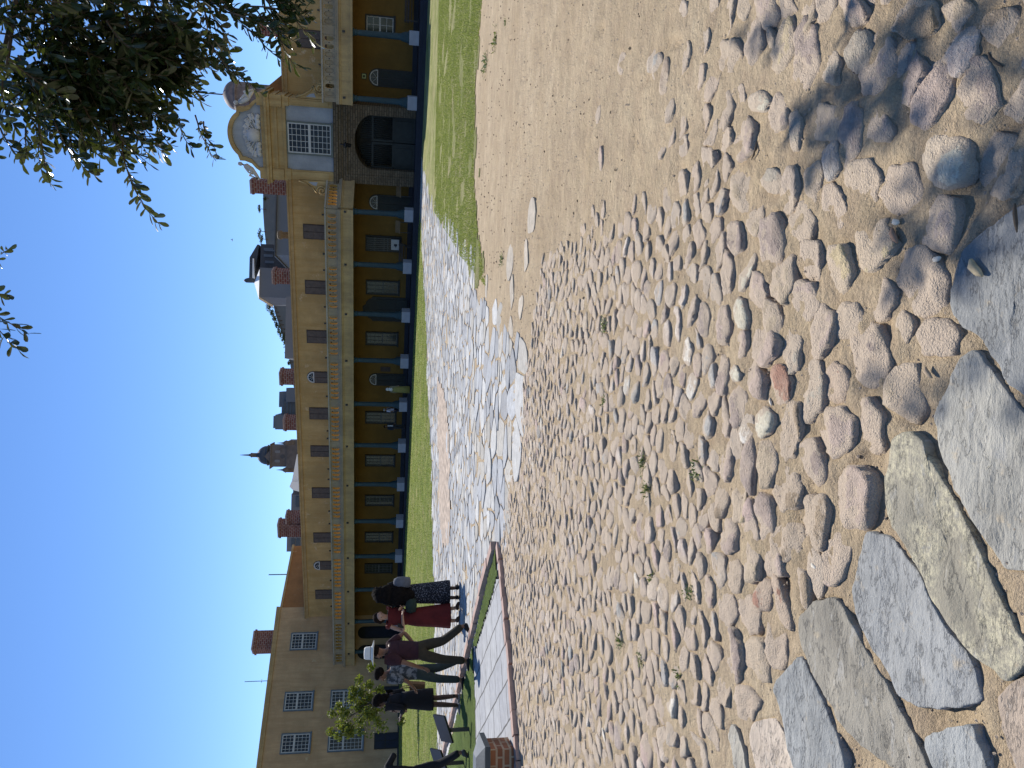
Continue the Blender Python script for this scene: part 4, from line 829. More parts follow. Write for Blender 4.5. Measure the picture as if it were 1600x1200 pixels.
# scroll volutes at the sides
def spiral(x, z, r0, turns, sx, n=30): return [(x+sx*r0*(1-.85*i/n)*math.cos(turns*2*math.pi*i/n+math.pi/2), yg-.06, z+r0*(1-.85*i/n)*math.sin(turns*2*math.pi*i/n+math.pi/2)) for i in range(n+1)]
for sx, xx in ((-1, XG0-.02), (1, XG1+.12)):
    mb = MB(); q = lambda a: xx+sx*a
    mb.prism([(q(0), 6.0), (q(.95), 6.15), (q(.98), 6.6), (q(.72), 6.78), (q(.40), 7.1), (q(.14), 7.55), (q(0), 7.95)], yg+.02, yg+2.2)
    mb.tube([(q(.05), yg, 7.95), (q(.2), yg, 7.5), (q(.45), yg, 7.08), (q(.78), yg, 6.84)]+spiral(q(.62), 6.5, .33, 1.7, sx)[::1], .055, 6)
    o = mb.build('scroll', M['pav'], G)
    mb = MB(); mb.prism([(q(.10), 6.75), (q(.34), 6.85), (q(.28), 7.1), (q(.10), 7.35)], yg-.005, yg+.02); mb.build('inset', M['bluewall'], o)
# bell tower dome behind
T = empty('bell_tower', (OX, OY, 0), -TH, 'small dark domed bell tower with an iron finial behind the gatehouse', 'tower')
xa, za = fac(365, 127, 5.5); xb, _ = fac(367, 176, 5.5); _, zt_ = fac(344, 149, 5.5); _, zf = fac(309, 148, 5.5); _, zb_ = fac(438, 140, 5.5)
tcx, tr = (xa+xb)/2, abs(xa-xb)/2
mb = MB(); mb.lathe([(tr*.86, 8.8), (tr*.86, za-.9), (tr*.93, za-.85), (tr*.93, za-.05)], (tcx, 5.5+tr, 0), 8, smooth=False); mb.build('drum', M['dome'], T)
mb = MB(); mb.lathe([(tr*1.04, za-.05), (tr*1.04, za+.06)]+[(tr*.98*math.cos(R(a)), za+.06+(zt_-za-.06)*math.sin(R(a))) for a in range(0, 86, 9)]+[(.08, zt_), (.05, zt_+.1)], (tcx, 5.5+tr, 0), 24); mb.build('dome', M['dome'], T)
mb = MB(); mb.tube([(tcx, 5.5+tr, zt_), (tcx, 5.5+tr, zf+.3)], .045, 6); mb.tube([(tcx+.2*math.cos(R(a)), 5.5+tr, zf+.5+.2*math.sin(R(a))) for a in range(0, 361, 30)], .04, 6); mb.tube([(tcx, 5.5+tr, zf+.7), (tcx, 5.5+tr, zf+1.15)], .04, 6); mb.build('finial', M['iron'], T)
mb = MB(); x0, z0 = fac(440, 113, 4.9); x1, z1 = fac(412, 140, 4.9); mb.prism([(x0+.1, 8.9), (x1-1.2, 8.9), (x1-1.2, z1), (x1, z1)], 4.9, 5.4); mb.build('gable', M['rust'], T)

# ================================================================== SIDE WING
WA = R(50); P0 = (OX-39.9*math.cos(TH), OY+39.9*math.sin(TH))
W = empty('side_wing', (P0[0], P0[1], 0), R(90)-WA, 'tall dull yellow wing with white gridded windows closing the courtyard', 'building')
mb = MB(); mb.box(-20, 5.3, 0, 9, -0.5, 11.25); mb.build('wall', M['wing'], W)
mb = MB(); mb.box(-20.1, 5.35, -0.10, 9.1, 11.25, 11.42); mb.box(-20.1, 5.38, -0.05, 9.1, 11.42, 11.64); mb.build('coping', M['eave'], W)
mb = MB(); mb.box(-20, 6, -0.05, 0, 0.0, 0.56); mb.build('dado', M['navy'], W)
for s_, z0, z1 in ((-2.12, 7.78, 10.07), (3.0, 7.68, 10.05), (6.30, 7.60, 9.95), (11.2, 7.6, 9.95)): sash_window(-s_, z0, z1, 1.58, 5, (4, 3), M['bluesash'], M['sash'], M['glass'], W, 0.0, 0.56, 0.075)
for s_, z0, z1 in ((3.0, 3.68, 6.26), (6.30, 3.35, 6.2), (11.2, 3.4, 6.2)): sash_window(-s_, z0, z1, 1.62, 5, (5, 3), M['bluesash'], M['sash'], M['glass'], W, 0.0, 0.58, 0.075)
for s_, wd in ((2.95, 1.75), (6.45, 1.25)):
    mb = MB(); mb.box(-s_-wd/2, -s_+wd/2, -0.07, 0.01, 0.4, 2.46); o = mb.build('door', M['doorblack'], W)
    mb = MB(); mb.box(-s_-wd/2+.08, -s_-.03, -0.10, -.07, .5, 1.5); mb.box(-s_+.03, -s_+wd/2-.08, -0.10, -.07, .5, 1.5); mb.box(-s_-wd/2+.08, -s_-.03, -0.10, -.07, 1.6, 2.36); mb.box(-s_+.03, -s_+wd/2-.08, -.10, -.07, 1.6, 2.36); mb.build('door_panel', M['navy'], o)
for s_, wd, z1 in ((-0.98, 1.25, 4.2), (-2.75, 1.1, 4.25)):
    r = wd/2; mb = MB(); mb.prism([(-s_-r, .5), (-s_+r, .5)]+arc(-s_, z1-r, r, 0, 180, 14), -0.06, 0.01); o = mb.build('arched_opening', M['doorblack'], W)
    mb = MB(); mb.box(-s_-r+.12, -s_+r-.12, -.09, -.06, .6, z1-r-.1); mb.build('door_leaf', M['navy'], o)
d = ray(395, 981); 
mb = MB(); mb.box(2.0, 3.7, 1.2, 2.4, 11.3, 13.25); mb.box(1.92, 3.78, 1.12, 2.48, 13.25, 13.42); o = mb.build('chimney', M['brick'], W)
mb = MB(); mb.box(2.0, 3.7, 1.2, 2.4, 13.42, 13.58); mb.build('chimney_cap', M['kerb'], o)
mb = MB(); mb.box(-4.0, -3.2, 3, 4, 11.64, 12.0); mb.build('roof_box', M['kerb'], W)
mb = MB(); mb.tube([(-1.0, .6, 11.6), (-1.0, .6, 13.6)], .03, 5); mb.tube([(-1.15, .6, 12.2), (-.85, .6, 12.2)], .02, 5); mb.build('antenna', M['iron'], W)
# stained ochre block behind the corner
def atZ(X, Y, z): d = ray(X, Y); k = (z-CAMH)/d.z; return Vector((d.x*k, d.y*k, z))
p1 = Vector((P0[0]+5.25*math.cos(R(40))-.15*math.sin(R(40)), P0[1]+5.25*math.sin(R(40))+.15*math.cos(R(40)), 11.45)); p2 = atZ(457.5, 853, 11.3)
O2 = empty('ochre_block', (p1.x, p1.y, 0), math.atan2(p2.y-p1.y, p2.x-p1.x), 'rust stained ochre wall with flaking plaster behind the building corner', 'building')
L2 = (p2-p1).length
mb = MB(); mb.box(0, L2, 0, 5, 0, 11.15); mb.build('wall', M['rust'], O2)
mb = MB(); mb.box(-.02, L2+.1, -.1, 5.1, 11.15, 11.35); mb.build('coping', M['eave'], O2)
mb = MB(); mb.tube([(L2*.62, .8, 11.4), (L2*.62, .8, 13.2)], .05, 5); mb.build('antenna', M['iron'], O2)

# ================================================================== TOWN AND HILL BEYOND
FARC = {'blue': plain('blue_grey_cladding', (0.095, 0.115, 0.145), 0.7, 0.1, 0.05), 'dark': plain('dark_stone', (0.06, 0.062, 0.07), 0.9, 0.2, 0.2), 'grey': plain('grey_concrete', (0.14, 0.148, 0.165), 0.9, 0.1, 0.1), 'white': plain('white_sheet_roof', (0.75, 0.75, 0.74), 0.6, 0.05, 0.2), 'stone': plain('brown_grey_sandstone', (0.10, 0.09, 0.088), 0.9, 0.25, 0.4), 'lead': plain('dark_lead', (0.05, 0.058, 0.07), 0.6, 0.2, 0.3), 'wing': plain('dark_glazing', (0.05, 0.06, 0.075), 0.3, 0.2, 0.3)}
def fbox(X0, Y0, Y1, y, dep, name, mat, parent=None, zbase=0.0, mb=None):     # block whose top edge is at X0 between Y0..Y1 at distance y
    a = atY(X0, Y1, y); b_ = atY(X0, Y0, y); m_ = mb or MB(); m_.box(a.x, b_.x, y, y+dep, zbase, (a.z+b_.z)/2)
    return None if mb else m_.build(name, mat, parent)
# hill with pines
hill = MB(); prof = [(411, 250), (411, 300), (411, 330), (413, 360), (416, 385), (419, 420), (424, 462), (430, 490), (440, 520), (452, 560), (458, 600), (466, 640), (480, 680), (480, 900)]
HY = 620; rows = []
for (X, Y) in prof:
    p = atY(X, Y, HY); rows.append([(p.x, HY-40, 0), (p.x, HY-22, p.z*.55), (p.x, HY, p.z), (p.x*1.2, HY+160, p.z*.8), (p.x*1.4, HY+300, 0)])
vs_ = [q for r_ in rows for q in r_]; fs = [(i*5+k, i*5+k+1, i*5+k+6, i*5+k+5) for i in range(len(rows)-1) for k in range(4)]
hill.add(vs_, fs, 0, False); hm, t, b, v = newmat('hill_scrub', 0.95, 0.1)
t.links.new(mixc(t, ramp(t, nz(t, v, 0.03, 8, 0.7), 0.35, 0.65), (0.10, 0.11, 0.115), (0.155, 0.16, 0.155)), b.inputs['Base Color'])
o = hill.build('hill', hm, fix=True); tag(o, 'bare grey green hillside beyond the town', None, None, 'structure')
pine = leaf_mat('pine_needles', (0.025, 0.04, 0.02), (0.05, 0.065, 0.03), 0.8, 0.1)
bark = plain('bark', (0.09, 0.07, 0.05), 0.95, 0.3, 8, 0.5)
def leafcloud(blobs, n, sz, rg_, flat=1.0):
    mb = MB()
    for i in range(n):
        (c, r) = blobs[rg_.randrange(len(blobs))]; d = Vector((rg_.gauss(0, 1), rg_.gauss(0, 1), rg_.gauss(0, 1))).normalized()*(rg_.random()**.45)
        p = Vector(c)+Vector((d.x*r[0], d.y*r[1], d.z*r[2])); a = Vector((rg_.gauss(0, 1), rg_.gauss(0, 1), rg_.gauss(0, 1)*flat)).normalized(); b_ = a.cross(Vector((rg_.gauss(0, 1), rg_.gauss(0, 1), rg_.gauss(0, 1)))).normalized()
        s_ = sz*rg_.uniform(.6, 1.4); mb.add([p-a*s_, p+b_*s_*.5, p+a*s_, p-b_*s_*.5], [(0, 1, 2, 3)])
    return mb
PINES = [(404, 327, 4.2, 'lone pine on the hill crest nearest the brick chimney'), (404, 362, 5.5, 'dense pine on the hill crest left of the vent pot'), (407, 374, 4.2, 'small pine beside the dense one on the crest'), (412, 310, 2.0, 'low bush on the hill crest behind the tall chimney')]
for k in range(13):
    Y = 468+k*6.6; X = 424+(k**1.12)*2.15; PINES.append((X-8, Y, 3.6+1.2*((k*5) % 3), None))
PINES += [(447, 552, 3, None), (450, 566, 3, None)]
for i, (X, Y, r, lab) in enumerate(PINES):
    p = atY(X+7, Y, HY-2); tr_ = empty('pine_tree', (p.x, p.y, p.z-1.0), 0, lab or 'umbrella pine in the row along the sloping hill ridge', 'tree', 'pines along the hill ridge')
    h = 4.2; rg_ = random.Random(i); bl = [((rg_.uniform(-.5, .5)*r, rg_.uniform(-.4, .4)*r, h+rg_.uniform(-.8, .6)), (r*.62, r*.62, 1.0)) for _ in range(4)]
    leafcloud(bl, 200, .55, rg_).build('crown', pine, tr_); mb = MB(); mb.tube([(0, 0, -1.5), (.2, 0, h*.5), (0, 0, h)], [.3, .25, .2], 6); mb.build('trunk', bark, tr_)
# dark long roof under the hill
o = empty('warehouse', (0, 0, 0), 0, 'long dark blue roofed building below the hill', 'building')
fbox(431, 300, 398, 170, 30, 'wall', FARC['blue'], o); mb = MB(); fbox(429.5, 298, 400, 169, 31, 'roof', None, None, atY(431, 340, 169).z-.05, mb); mb.build('roof', FARC['lead'], o)
# white roofed tower building
o = empty('tall_grey_building', (0, 0, 0), 0, 'grey building with sloping white roof and dark attic behind the roofline', 'building')
fbox(405, 418, 464, 200, 22, 'wall', FARC['grey'], o)
fbox(407, 381, 419, 206, 20, 'rear_wall', FARC['dark'], o)
a = atY(405, 464, 200); b_ = atY(405, 424, 200); c = atY(395, 441, 200)
mb = MB(); zt2 = a.z; mb.add([(a.x-.6, 199.5, zt2), (b_.x+.5, 199.5, zt2+.0), (b_.x+.5, 222, zt2), (a.x-.6, 222, zt2), (c.x, 202, c.z), (c.x, 219, c.z)], [(0, 1, 4), (1, 2, 5, 4), (2, 3, 5), (3, 0, 4, 5), (0, 3, 2, 1)]); mb.build('roof', FARC['white'], o)
mb = MB(); p = atY(389, 437, 206); q = atY(390, 402, 206); r_ = atY(402, 382, 206); z0 = atY(397, 420, 206).z
mb.prism([(p.x, z0), (r_.x, atY(405, 382, 206).z), (r_.x, r_.z), (q.x, q.z), (p.x, p.z)], 206, 224); mb.build('attic', FARC['lead'], o)
mb = MB(); u0 = atY(396, 437, 205.5); u1 = atY(395, 404, 205.5); mb.prism([(u0.x, u0.z-.3), (u1.x, u1.z-.35), (u1.x, u1.z), (u0.x, u0.z+.25)], 205.2, 205.9); mb.build('white_fascia', FARC['white'], o)
mb = MB(); u0 = atY(399, 439, 203); mb.tube([(u0.x, 203, u0.z), (u0.x+.2, 203, u0.z+1.2), (u0.x, 203, u0.z+2.4), (u0.x, 203, u0.z+3.0)], [.5, .75, .55, .1], 8); mb.build('roof_ornament', FARC['lead'], o)
mb = MB()
for Yq, Xq in ((389, 412), (399, 412), (409, 414)): u0 = atY(Xq, Yq, 205.8); mb.box(u0.x-.35, u0.x+.35, 205.85, 206, u0.z-2.4, u0.z)
u0 = atY(414, 391, 205.8); mb.box(u0.x-.22, u0.x+.22, 205.6, 206, u0.z-6, u0.z); mb.build('window', FARC['blue'], o)
fbox(446, 463, 560, 150, 14, 'shed_wall', FARC['grey'], empty('low_shed', (0, 0, 0), 0, 'low pale corrugated roof peeking over the eave below the pines', 'building'))
# office block
o = empty('office_block', (0, 0, 0), 0, 'stepped blue grey office block beside the domed tower', 'building')
fbox(430, 648, 671, 260, 14, 'wall', FARC['blue'], o); fbox(427, 650, 669, 261, 10, 'rooftop_plant', FARC['grey'], o); fbox(440, 628, 648, 262, 12, 'wall', FARC['blue'], o); fbox(436, 612, 636, 266, 12, 'tower', FARC['grey'], o); fbox(447, 606, 628, 258, 10, 'wall', FARC['blue'], o)
mb = MB()
for k in range(4): a = atY(443+k*5, 646, 261.8); b_ = atY(443+k*5, 629, 261.8); mb.box(a.x, b_.x, 261.7, 262, a.z-.5, a.z)
mb.build('window_band', FARC['wing'], o)
# domed clock tower
TY = 330; p = atY(440, 711.5, TY); s_ = 330/FPX
o = empty('domed_tower', (p.x, TY, 0), 0, 'brown stone domed clock tower with corner turrets and spire', 'tower')
zt_ = lambda X: atY(X, 711.5, TY).z
mb = MB(); hw = 15.5*s_; mb.box(-hw, hw, -hw, hw, 0, zt_(424)); mb.box(-hw-.8, hw+.8, -hw-.8, hw+.8, zt_(426), zt_(424.5)); mb.box(-hw-.6, hw+.6, -hw-.6, hw+.6, zt_(452), zt_(450)); mb.prism([(-hw*.55, zt_(424)), (hw*.55, zt_(424)), (0, zt_(416))], -hw-.3, hw+.3); mb.box(-23*s_, 23*s_, -18*s_, 18*s_, 0, zt_(452)); mb.build('clock_stage', FARC['stone'], o)
mb = MB(); r = 14.5*s_; mb.lathe([(r, zt_(424)), (r, zt_(420)), (r*1.08, zt_(420)), (r*1.08, zt_(418.5)), (r, zt_(418))]+[(r*.98*math.cos(R(a)), zt_(418)+(zt_(402)-zt_(418))*math.sin(R(a))) for a in range(0, 80, 10)]+[(r*.25, zt_(401.5))], n=20); mb.build('dome', FARC['lead'], o)
mb = MB(); mb.lathe([(3.2*s_, zt_(402)), (3.2*s_, zt_(394)), (4*s_, zt_(393.5)), (2.2*s_, zt_(391)), (1.2*s_, zt_(388)), (.9*s_, zt_(382)), (.25*s_, zt_(375))], n=10); mb.build('spire', FARC['stone'], o)
for sx in (-1, 1):
    mb = MB(); mb.lathe([(3.6*s_, zt_(462)), (3.6*s_, zt_(450)), (4.4*s_, zt_(449.5)), (2.6*s_, zt_(446)), (1.4*s_, zt_(444.5)), (.8*s_, zt_(441)), (.15*s_, zt_(435))], (sx*20*s_, -16*s_, 0), 10); mb.build('turret', FARC['stone'], o)
    mb = MB(); mb.prism([(sx*7*s_-2*s_, zt_(440)), (sx*7*s_+2*s_, zt_(440))]+arc(sx*7*s_, zt_(434), 2*s_, 0, 180, 8), -hw-.1, -hw); mb.build('window', FARC['grey'], o)
mb = MB(); mb.prism(arc(0, zt_(444), 3.2*s_, 0, 340, 16), -hw-.15, -hw); mb.build('clock_face', FARC['dark'], o)
# white pitched roof and grey terrace
o = empty('white_gabled_shed', (0, 0, 0), 0, 'white pitched roof with a dark gable beside the domed tower', 'building')
a = atY(464, 710, 140); b_ = atY(456, 752, 140); c = atY(453, 760, 140); d = atY(465, 772, 140)
mb = MB(); mb.prism([(a.x, a.z-2), (a.x, a.z), (b_.x, b_.z), (b_.x, b_.z-4)], 140, 150); mb.build('roof', FARC['white'], o)
mb = MB(); mb.prism([(b_.x, b_.z-4), (b_.x, b_.z), (c.x, c.z), (c.x-.6, c.z-.6), (b_.x-2.5, b_.z-4)], 139.5, 150); mb.build('gable', FARC['white'], o)
fbox(458, 757, 773, 141, 10, 'wall', FARC['dark'], o, b_.z-5)
o = empty('grey_terrace', (0, 0, 0), 0, 'grey flat roofed terrace with dark windows behind the brick chimneys', 'building')
fbox(455, 772, 806, 150, 12, 'wall', FARC['grey'], o); fbox(448, 838, 862, 150, 12, 'wall', FARC['grey'], o)
for Y0, Y1, X in ((776, 792, 462), (842, 855, 455), (842, 855, 463)):
    a = atY(X, Y1, 149.8); b_ = atY(X, Y0, 149.8); mb = MB(); mb.box(a.x, b_.x, 149.75, 150, a.z-.7, a.z); mb.build('window', FARC['wing'], o)
p = atY(363, 375, 90); mb = MB(); mb.tube([(-.16, 0, 0), (0, 0, .02), (.18, 0, 0)], [.01, .06, .01], 6); mb.add([(-.05, 0, 0), (.06, 0, 0), (.02, .35, .16)], [(0, 1, 2)]); mb.add([(-.05, 0, 0), (.06, 0, 0), (.02, -.35, .16)], [(0, 1, 2)]); bd = mb.build('bird', M['iron']); bd.location = p; tag(bd, 'tiny dark bird flying in the blue sky', 'bird')

# ================================================================== TREES
leaf_g = leaf_mat('tree_leaf', (0.010, 0.022, 0.010), (0.028, 0.048, 0.016), 0.28, 0.12)
def leaf_verts(p, d, n_, L, wd, rg_):
    """obovate leaf folded along its midrib: base p, direction d, face normal n_"""
    s_ = d.cross(n_).normalized(); up = s_.cross(d).normalized(); cv = rg_.uniform(-.12, .28)
    pr = ((0.0, 0.04), (0.35, 0.62), (0.68, 1.0), (0.90, 0.72), (1.0, 0.12)); V_ = []
    for t_, w_ in pr:
        q = p+d*(L*t_)-up*(cv*L*t_*t_)
        V_ += [q+s_*(wd*.5*w_)+up*(wd*.16*w_), q, q-s_*(wd*.5*w_)+up*(wd*.16*w_)]
    return V_
LF = [f for k in range(4) for f in ((3*k, 3*k+1, 3*k+4, 3*k+3), (3*k+1, 3*k+2, 3*k+5, 3*k+4))]
def twig(lm, tm, p, d, L, rg_, droop=0.5, leaf=0.09, nl=None):
    pts = [Vector(p)]; d = Vector(d).normalized(); seg = 6
    for k in range(seg):
        d = (d+Vector((rg_.gauss(0, .10), rg_.gauss(0, .10), -droop*.22+rg_.gauss(0, .06)))).normalized(); pts.append(pts[-1]+d*L/seg)
    tm.tube(pts, [.0055*(1-k/seg*.7) for k in range(seg+1)], 5)
    nl = nl or int(L/0.017)
    for i in range(nl):
        t_ = 0.12+0.88*(i+rg_.random()*.5)/nl; f_ = t_*seg; k = min(seg-1, int(f_)); q = pts[k].lerp(pts[k+1], f_-k); ax = (pts[k+1]-pts[k]).normalized()
        a = i*2.4+rg_.uniform(-.5, .5); r1 = ax.cross(Vector((.3, .2, .9))).normalized(); r2 = ax.cross(r1)
        o_ = r1*math.cos(a)+r2*math.sin(a); ld = (o_*rg_.uniform(.5, 1.0)+ax*rg_.uniform(.35, .9)+Vector((0, 0, rg_.uniform(-.35, .15)))).normalized()
        nn_ = (Vector((rg_.gauss(0, .45), rg_.gauss(0, .45), 1))).normalized()
        if abs(nn_.dot(ld)) > .95: nn_ = Vector((1, 0, .2)).normalized()
        l_ = leaf*rg_.uniform(.65, 1.2); lm.add(leaf_verts(q, ld, nn_, l_, l_*rg_.uniform(.36, .48), rg_), LF, 0, False)
TREE = empty('leafy_tree', (5.2, 5.0, 0), 0, 'overhanging tree with glossy dark green spatula shaped leaves above the sandy ground', 'tree')
TO = Vector((5.2, 5.0, 0)); rg_ = random.Random(11)
lm, tm = MB(), MB()
wm = MB(); wm.tube([(0, 0, -.2), (.05, .02, .5), (-.05, .05, 1.6), (-.3, 0, 2.7), (-.5, 0, 3.4)], [.30, .24, .21, .19, .16], 12)
def px(X, Y, y): return atY(X, Y, y)-TO
fork = Vector((-.4, 0, 3.1)); nodes = []
def bough(tip, r0=.07):
    mid = fork.lerp(tip, .5)+Vector((0, 0, .25)); pts = [fork.lerp(mid, t_)*(1-t_)+mid.lerp(tip, t_)*t_ for t_ in [i/8 for i in range(9)]]
    wm.tube(pts, [r0*.6*(1-.82*i/8) for i in range(9)], 7); return pts
CL = [  # picture centre, depth, radii (m), number of twigs
 (135, 30, 4.5, .40, 52), (50, 50, 4.4, .42, 36), (185, 100, 4.6, .25, 24), (115, 135, 4.6, .28, 26), (10, 110, 4.3, .32, 26), (215, 20, 4.7, .26, 30), (210, 115, 4.7, .15, 10), (250, 60, 4.8, .14, 9), (335, 0, 4.6, .09, 5), (420, -8, 4.4, .09, 5), (80, 110, 4.5, .26, 20),
 (150, -120, 4.6, .60, 36), (270, -130, 4.8, .45, 18), (20, -60, 4.5, .6, 24)]
for X, Y, y, r, n in CL:
    c = px(X, Y, y); bp_ = bough(c)
    for q_ in bp_[2:7]:
        for _ in range(7): twig(lm, tm, q_+Vector((rg_.gauss(0, .12), rg_.gauss(0, .12), rg_.gauss(.05, .12))), Vector((rg_.gauss(-.2, .6), rg_.gauss(0, .6), rg_.gauss(.1, .4))), rg_.uniform(.22, .42), rg_, .4, .088)
    for i in range(n):
        v_ = Vector((rg_.gauss(0, 1), rg_.gauss(0, 1), rg_.gauss(0, 1))).normalized()*(rg_.random()**.4)*r; p = c+v_
        d = Vector((-.55, -.1, -.35))+v_*.9+Vector((rg_.gauss(0, .45), rg_.gauss(0, .45), rg_.gauss(0, .45))); twig(lm, tm, p, d, rg_.uniform(.22, .42), rg_, .5, .088)
# long hanging sprays, each followed from its root to its tip in the photograph
for (X0, Y0, X1, Y1, y, lf) in ((60, 190, 72, 280, 4.3, .07), (40, 200, 60, 262, 4.3, .07), (85, 190, 112, 250, 4.35, .07), (125, 165, 133, 218, 4.4, .07), (175, 190, 192, 352, 4.5, .075), (178, 190, 200, 280, 4.5, .075), (195, 200, 186, 320, 4.5, .07), (215, 170, 240, 232, 4.6, .075), (190, 150, 215, 245, 4.55, .075), (280, 185, 292, 236, 4.8, .065), (305, 180, 338, 252, 4.8, .065), (318, 190, 325, 240, 4.8, .06), (330, 70, 395, 148, 4.5, .07), (345, 85, 372, 160, 4.5, .06), (340, 95, 390, 112, 4.5, .06), (360, 20, 470, 40, 4.4, .07), (390, 10, 485, 20, 4.4, .07), (400, 15, 440, 62, 4.4, .06), (405, 60, 440, 98, 4.5, .055), (380, 40, 415, 70, 4.5, .06), (420, -10, 478, 8, 4.4, .07), (0, 200, 25, 250, 4.2, .07), (250, 190, 262, 240, 4.7, .07)):
    a, b_ = px(X0, Y0, y), px(X1, Y1, y-.1); L = (b_-a).length; twig(lm, tm, a, b_-a+Vector((0, 0, .12*L)), L*1.02, rg_, .35, lf, max(10, int(L/.017)))
for (X0, Y0, X1, Y1, y) in ((-60, 430, 68, 540, 4.6), (-40, 470, 40, 520, 4.6), (-50, 440, 20, 470, 4.6)):
    a, b_ = px(X0, Y0, y), px(X1, Y1, y); L = (b_-a).length; twig(lm, tm, a, b_-a+Vector((0, 0, .15*L)), L, rg_, .35, .075, int(L/.018))
bough(px(-60, 430, 4.6), .05)
# twigs above the frame whose shade dapples the near ground
ct = Vector((math.tan(R(90-SUN_EL))*math.sin(R(SUN_AZ)), math.tan(R(90-SUN_EL))*math.cos(R(SUN_AZ)), 1))
for X, Y, h, r, n in ((1312, 150, 4.9, .045, 3), (1300, 190, 4.9, .05, 4), (1318, 225, 4.9, .035, 2), (1310, 252, 4.9, .02, 2), (1340, 185, 4.9, .04, 2), (1362, 140, 4.9, .05, 3), (1392, 108, 4.9, .06, 4), (1425, 72, 4.9, .06, 5), (1455, 40, 4.9, .07, 5), (1490, 12, 4.8, .09, 5), (1545, 18, 4.8, .09, 5), (1400, 150, 4.9, .02, 2), (1450, 120, 4.9, .025, 2), (1218, 40, 4.9, .04, 2), (1168, 55, 4.9, .03, 2), (1490, 318, 4.9, .05, 3), (1445, 360, 4.9, .045, 2), (1415, 392, 4.9, .03, 2), (1530, 290, 4.8, .05, 3), (1560, 232, 4.8, .06, 3), (1592, 180, 4.8, .05, 3), (1540, 345, 4.8, .04, 2), (1595, 395, 4.8, .04, 2), (1422, 588, 5.0, .03, 2), (1592, 575, 4.8, .04, 2)):
    g_ = gnd(X, Y)+ct*h-TO
    if n > 7: bough(g_, .05)
    for i in range(n):
        v_ = Vector((rg_.gauss(0, 1), rg_.gauss(0, 1), rg_.gauss(0, .8)))*r*.6; twig(lm, tm, g_+v_, Vector((rg_.gauss(-.15, .6), rg_.gauss(0, .6), -.3)), rg_.uniform(.10, .20), rg_, .4, .085)
wm.v, wm.f, wm.mi, wm.sm, wm.t = wm.v+tm.v, wm.f+[tuple(q+len(wm.v) for q in f) for f in tm.f], wm.mi+tm.mi, wm.sm+tm.sm, wm.t+tm.t
wm.build('trunk', bark, TREE); lm.build('crown', leaf_g, TREE)
# young yellow green tree by the wing
p = gnd(652, 1096); st = empty('young_tree', p, 0, 'young feathery yellow green tree in front of the dull yellow wing', 'tree')
y_ = p.y; yl = leaf_mat('feathery_leaf', (0.05, 0.085, 0.012), (0.24, 0.24, 0.035), 0.6, 0.35); rg_ = random.Random(5)
bl = []
for X, Y, r in ((540, 1128, .38), (552, 1112, .5), (560, 1098, .55), (572, 1108, .6), (585, 1092, .5), (590, 1118, .5), (574, 1126, .5), (545, 1142, .3), (530, 1138, .22), (600, 1100, .4), (563, 1082, .3), (597, 1130, .25)):
    q = atY(X, Y, y_)-p; bl.append(((q.x, rg_.uniform(-.6, .6), q.z), (r*.95*y_/26, r*.8*y_/26, r*.95*y_/26)))
leafcloud(bl+[((c[0]+rg_.gauss(0, .45), c[1], c[2]+rg_.gauss(0, .45)), (.22, .22, .22)) for c, r in bl for _ in range(3)], 4200, .075, rg_).build('crown', yl, st)
mb = MB(); top = Vector(bl[2][0]); mb.tube([(0, 0, -.1), (.05, 0, 1.0), (.02, 0, 2.2), top*.8, top], [.07, .06, .05, .035, .02], 8)
for c, r in bl: mb.tube([(0.03, 0, 1.9), Vector(c)*.6+Vector((0, 0, .9)), Vector(c)], [.03, .02, .008], 5)
mb.build('trunk', bark, st)
# little weeds between the cobbles
weedm = leaf_mat('weed_leaf', (0.06, 0.10, 0.025), (0.14, 0.17, 0.05), 0.7, 0.3)
for i, (X, Y, r) in enumerate(((1020, 905, .05), (946, 627, .05), (1005, 720, .05), (1090, 735, .055), (1012, 765, .05), (970, 1000, .05), (1062, 1062, .05), (945, 510, .06), (785, 405, .09), (775, 60, .14), (790, 35, .06), (1002, 1028, .05), (1080, 925, .05), (760, 100, .18))):
    q = gnd(X, Y); rg_ = random.Random(i); mb = MB()
    for k in range(46):
        a = rg_.uniform(0, 6.28); d = Vector((math.cos(a), math.sin(a), rg_.uniform(.2, 1.2))).normalized(); s0 = Vector((rg_.gauss(0, r*.45), rg_.gauss(0, r*.45), 0)); mb.add(leaf_verts(s0, d, Vector((0, 0, 1)) if d.z < .9 else Vector((1, 0, 0)), r*rg_.uniform(.35, .8), r*.16, rg_), LF)
    o = mb.build('weed', weedm); o.location = q; tag(o, 'small green weed sprouting from the sand between stones', 'weed', 'weeds sprouting in the sand')
# twigs and dry pods lying on the ground
def litter(X0, Y0, X1, Y1, r, lab, cat, mat, bend=.01, up=.008):
    a, b_ = gnd(X0, Y0, up), gnd(X1, Y1, up); mb = MB(); m_ = (a+b_)/2; n_ = Vector((b_.y-a.y, a.x-b_.x, 0)).normalized()*bend
    mb.tube([a-m_, (a-m_)*.4+n_, (b_-m_)*.4+n_*.6, b_-m_], [r*.4, r, r*.9, r*.3], 7); o = mb.build(cat.replace(' ', '_'), mat); o.location = m_; return tag(o, lab, cat, None)
drym = plain('dry_husk', (0.45, 0.36, 0.22), 0.8, 0.3, 30); palem = plain('pale_husk', (0.62, 0.56, 0.45), 0.8, 0.2, 30)
litter(1517, 405, 1535, 431, .011, 'dry curled tan pod lying on the shaded blue flagstone', 'seed pod', drym, .008, .022)
litter(1586, 318, 1589, 363, .005, 'short dark stick lying on the flagstone at the picture edge', 'stick', bark, .002, .018)
litter(1394, 356, 1402, 379, .009, 'curled pinkish brown leaf fragment near the big purple cobble', 'dry leaf', plain('brown_husk', (0.33, 0.20, 0.13), .8), .006)
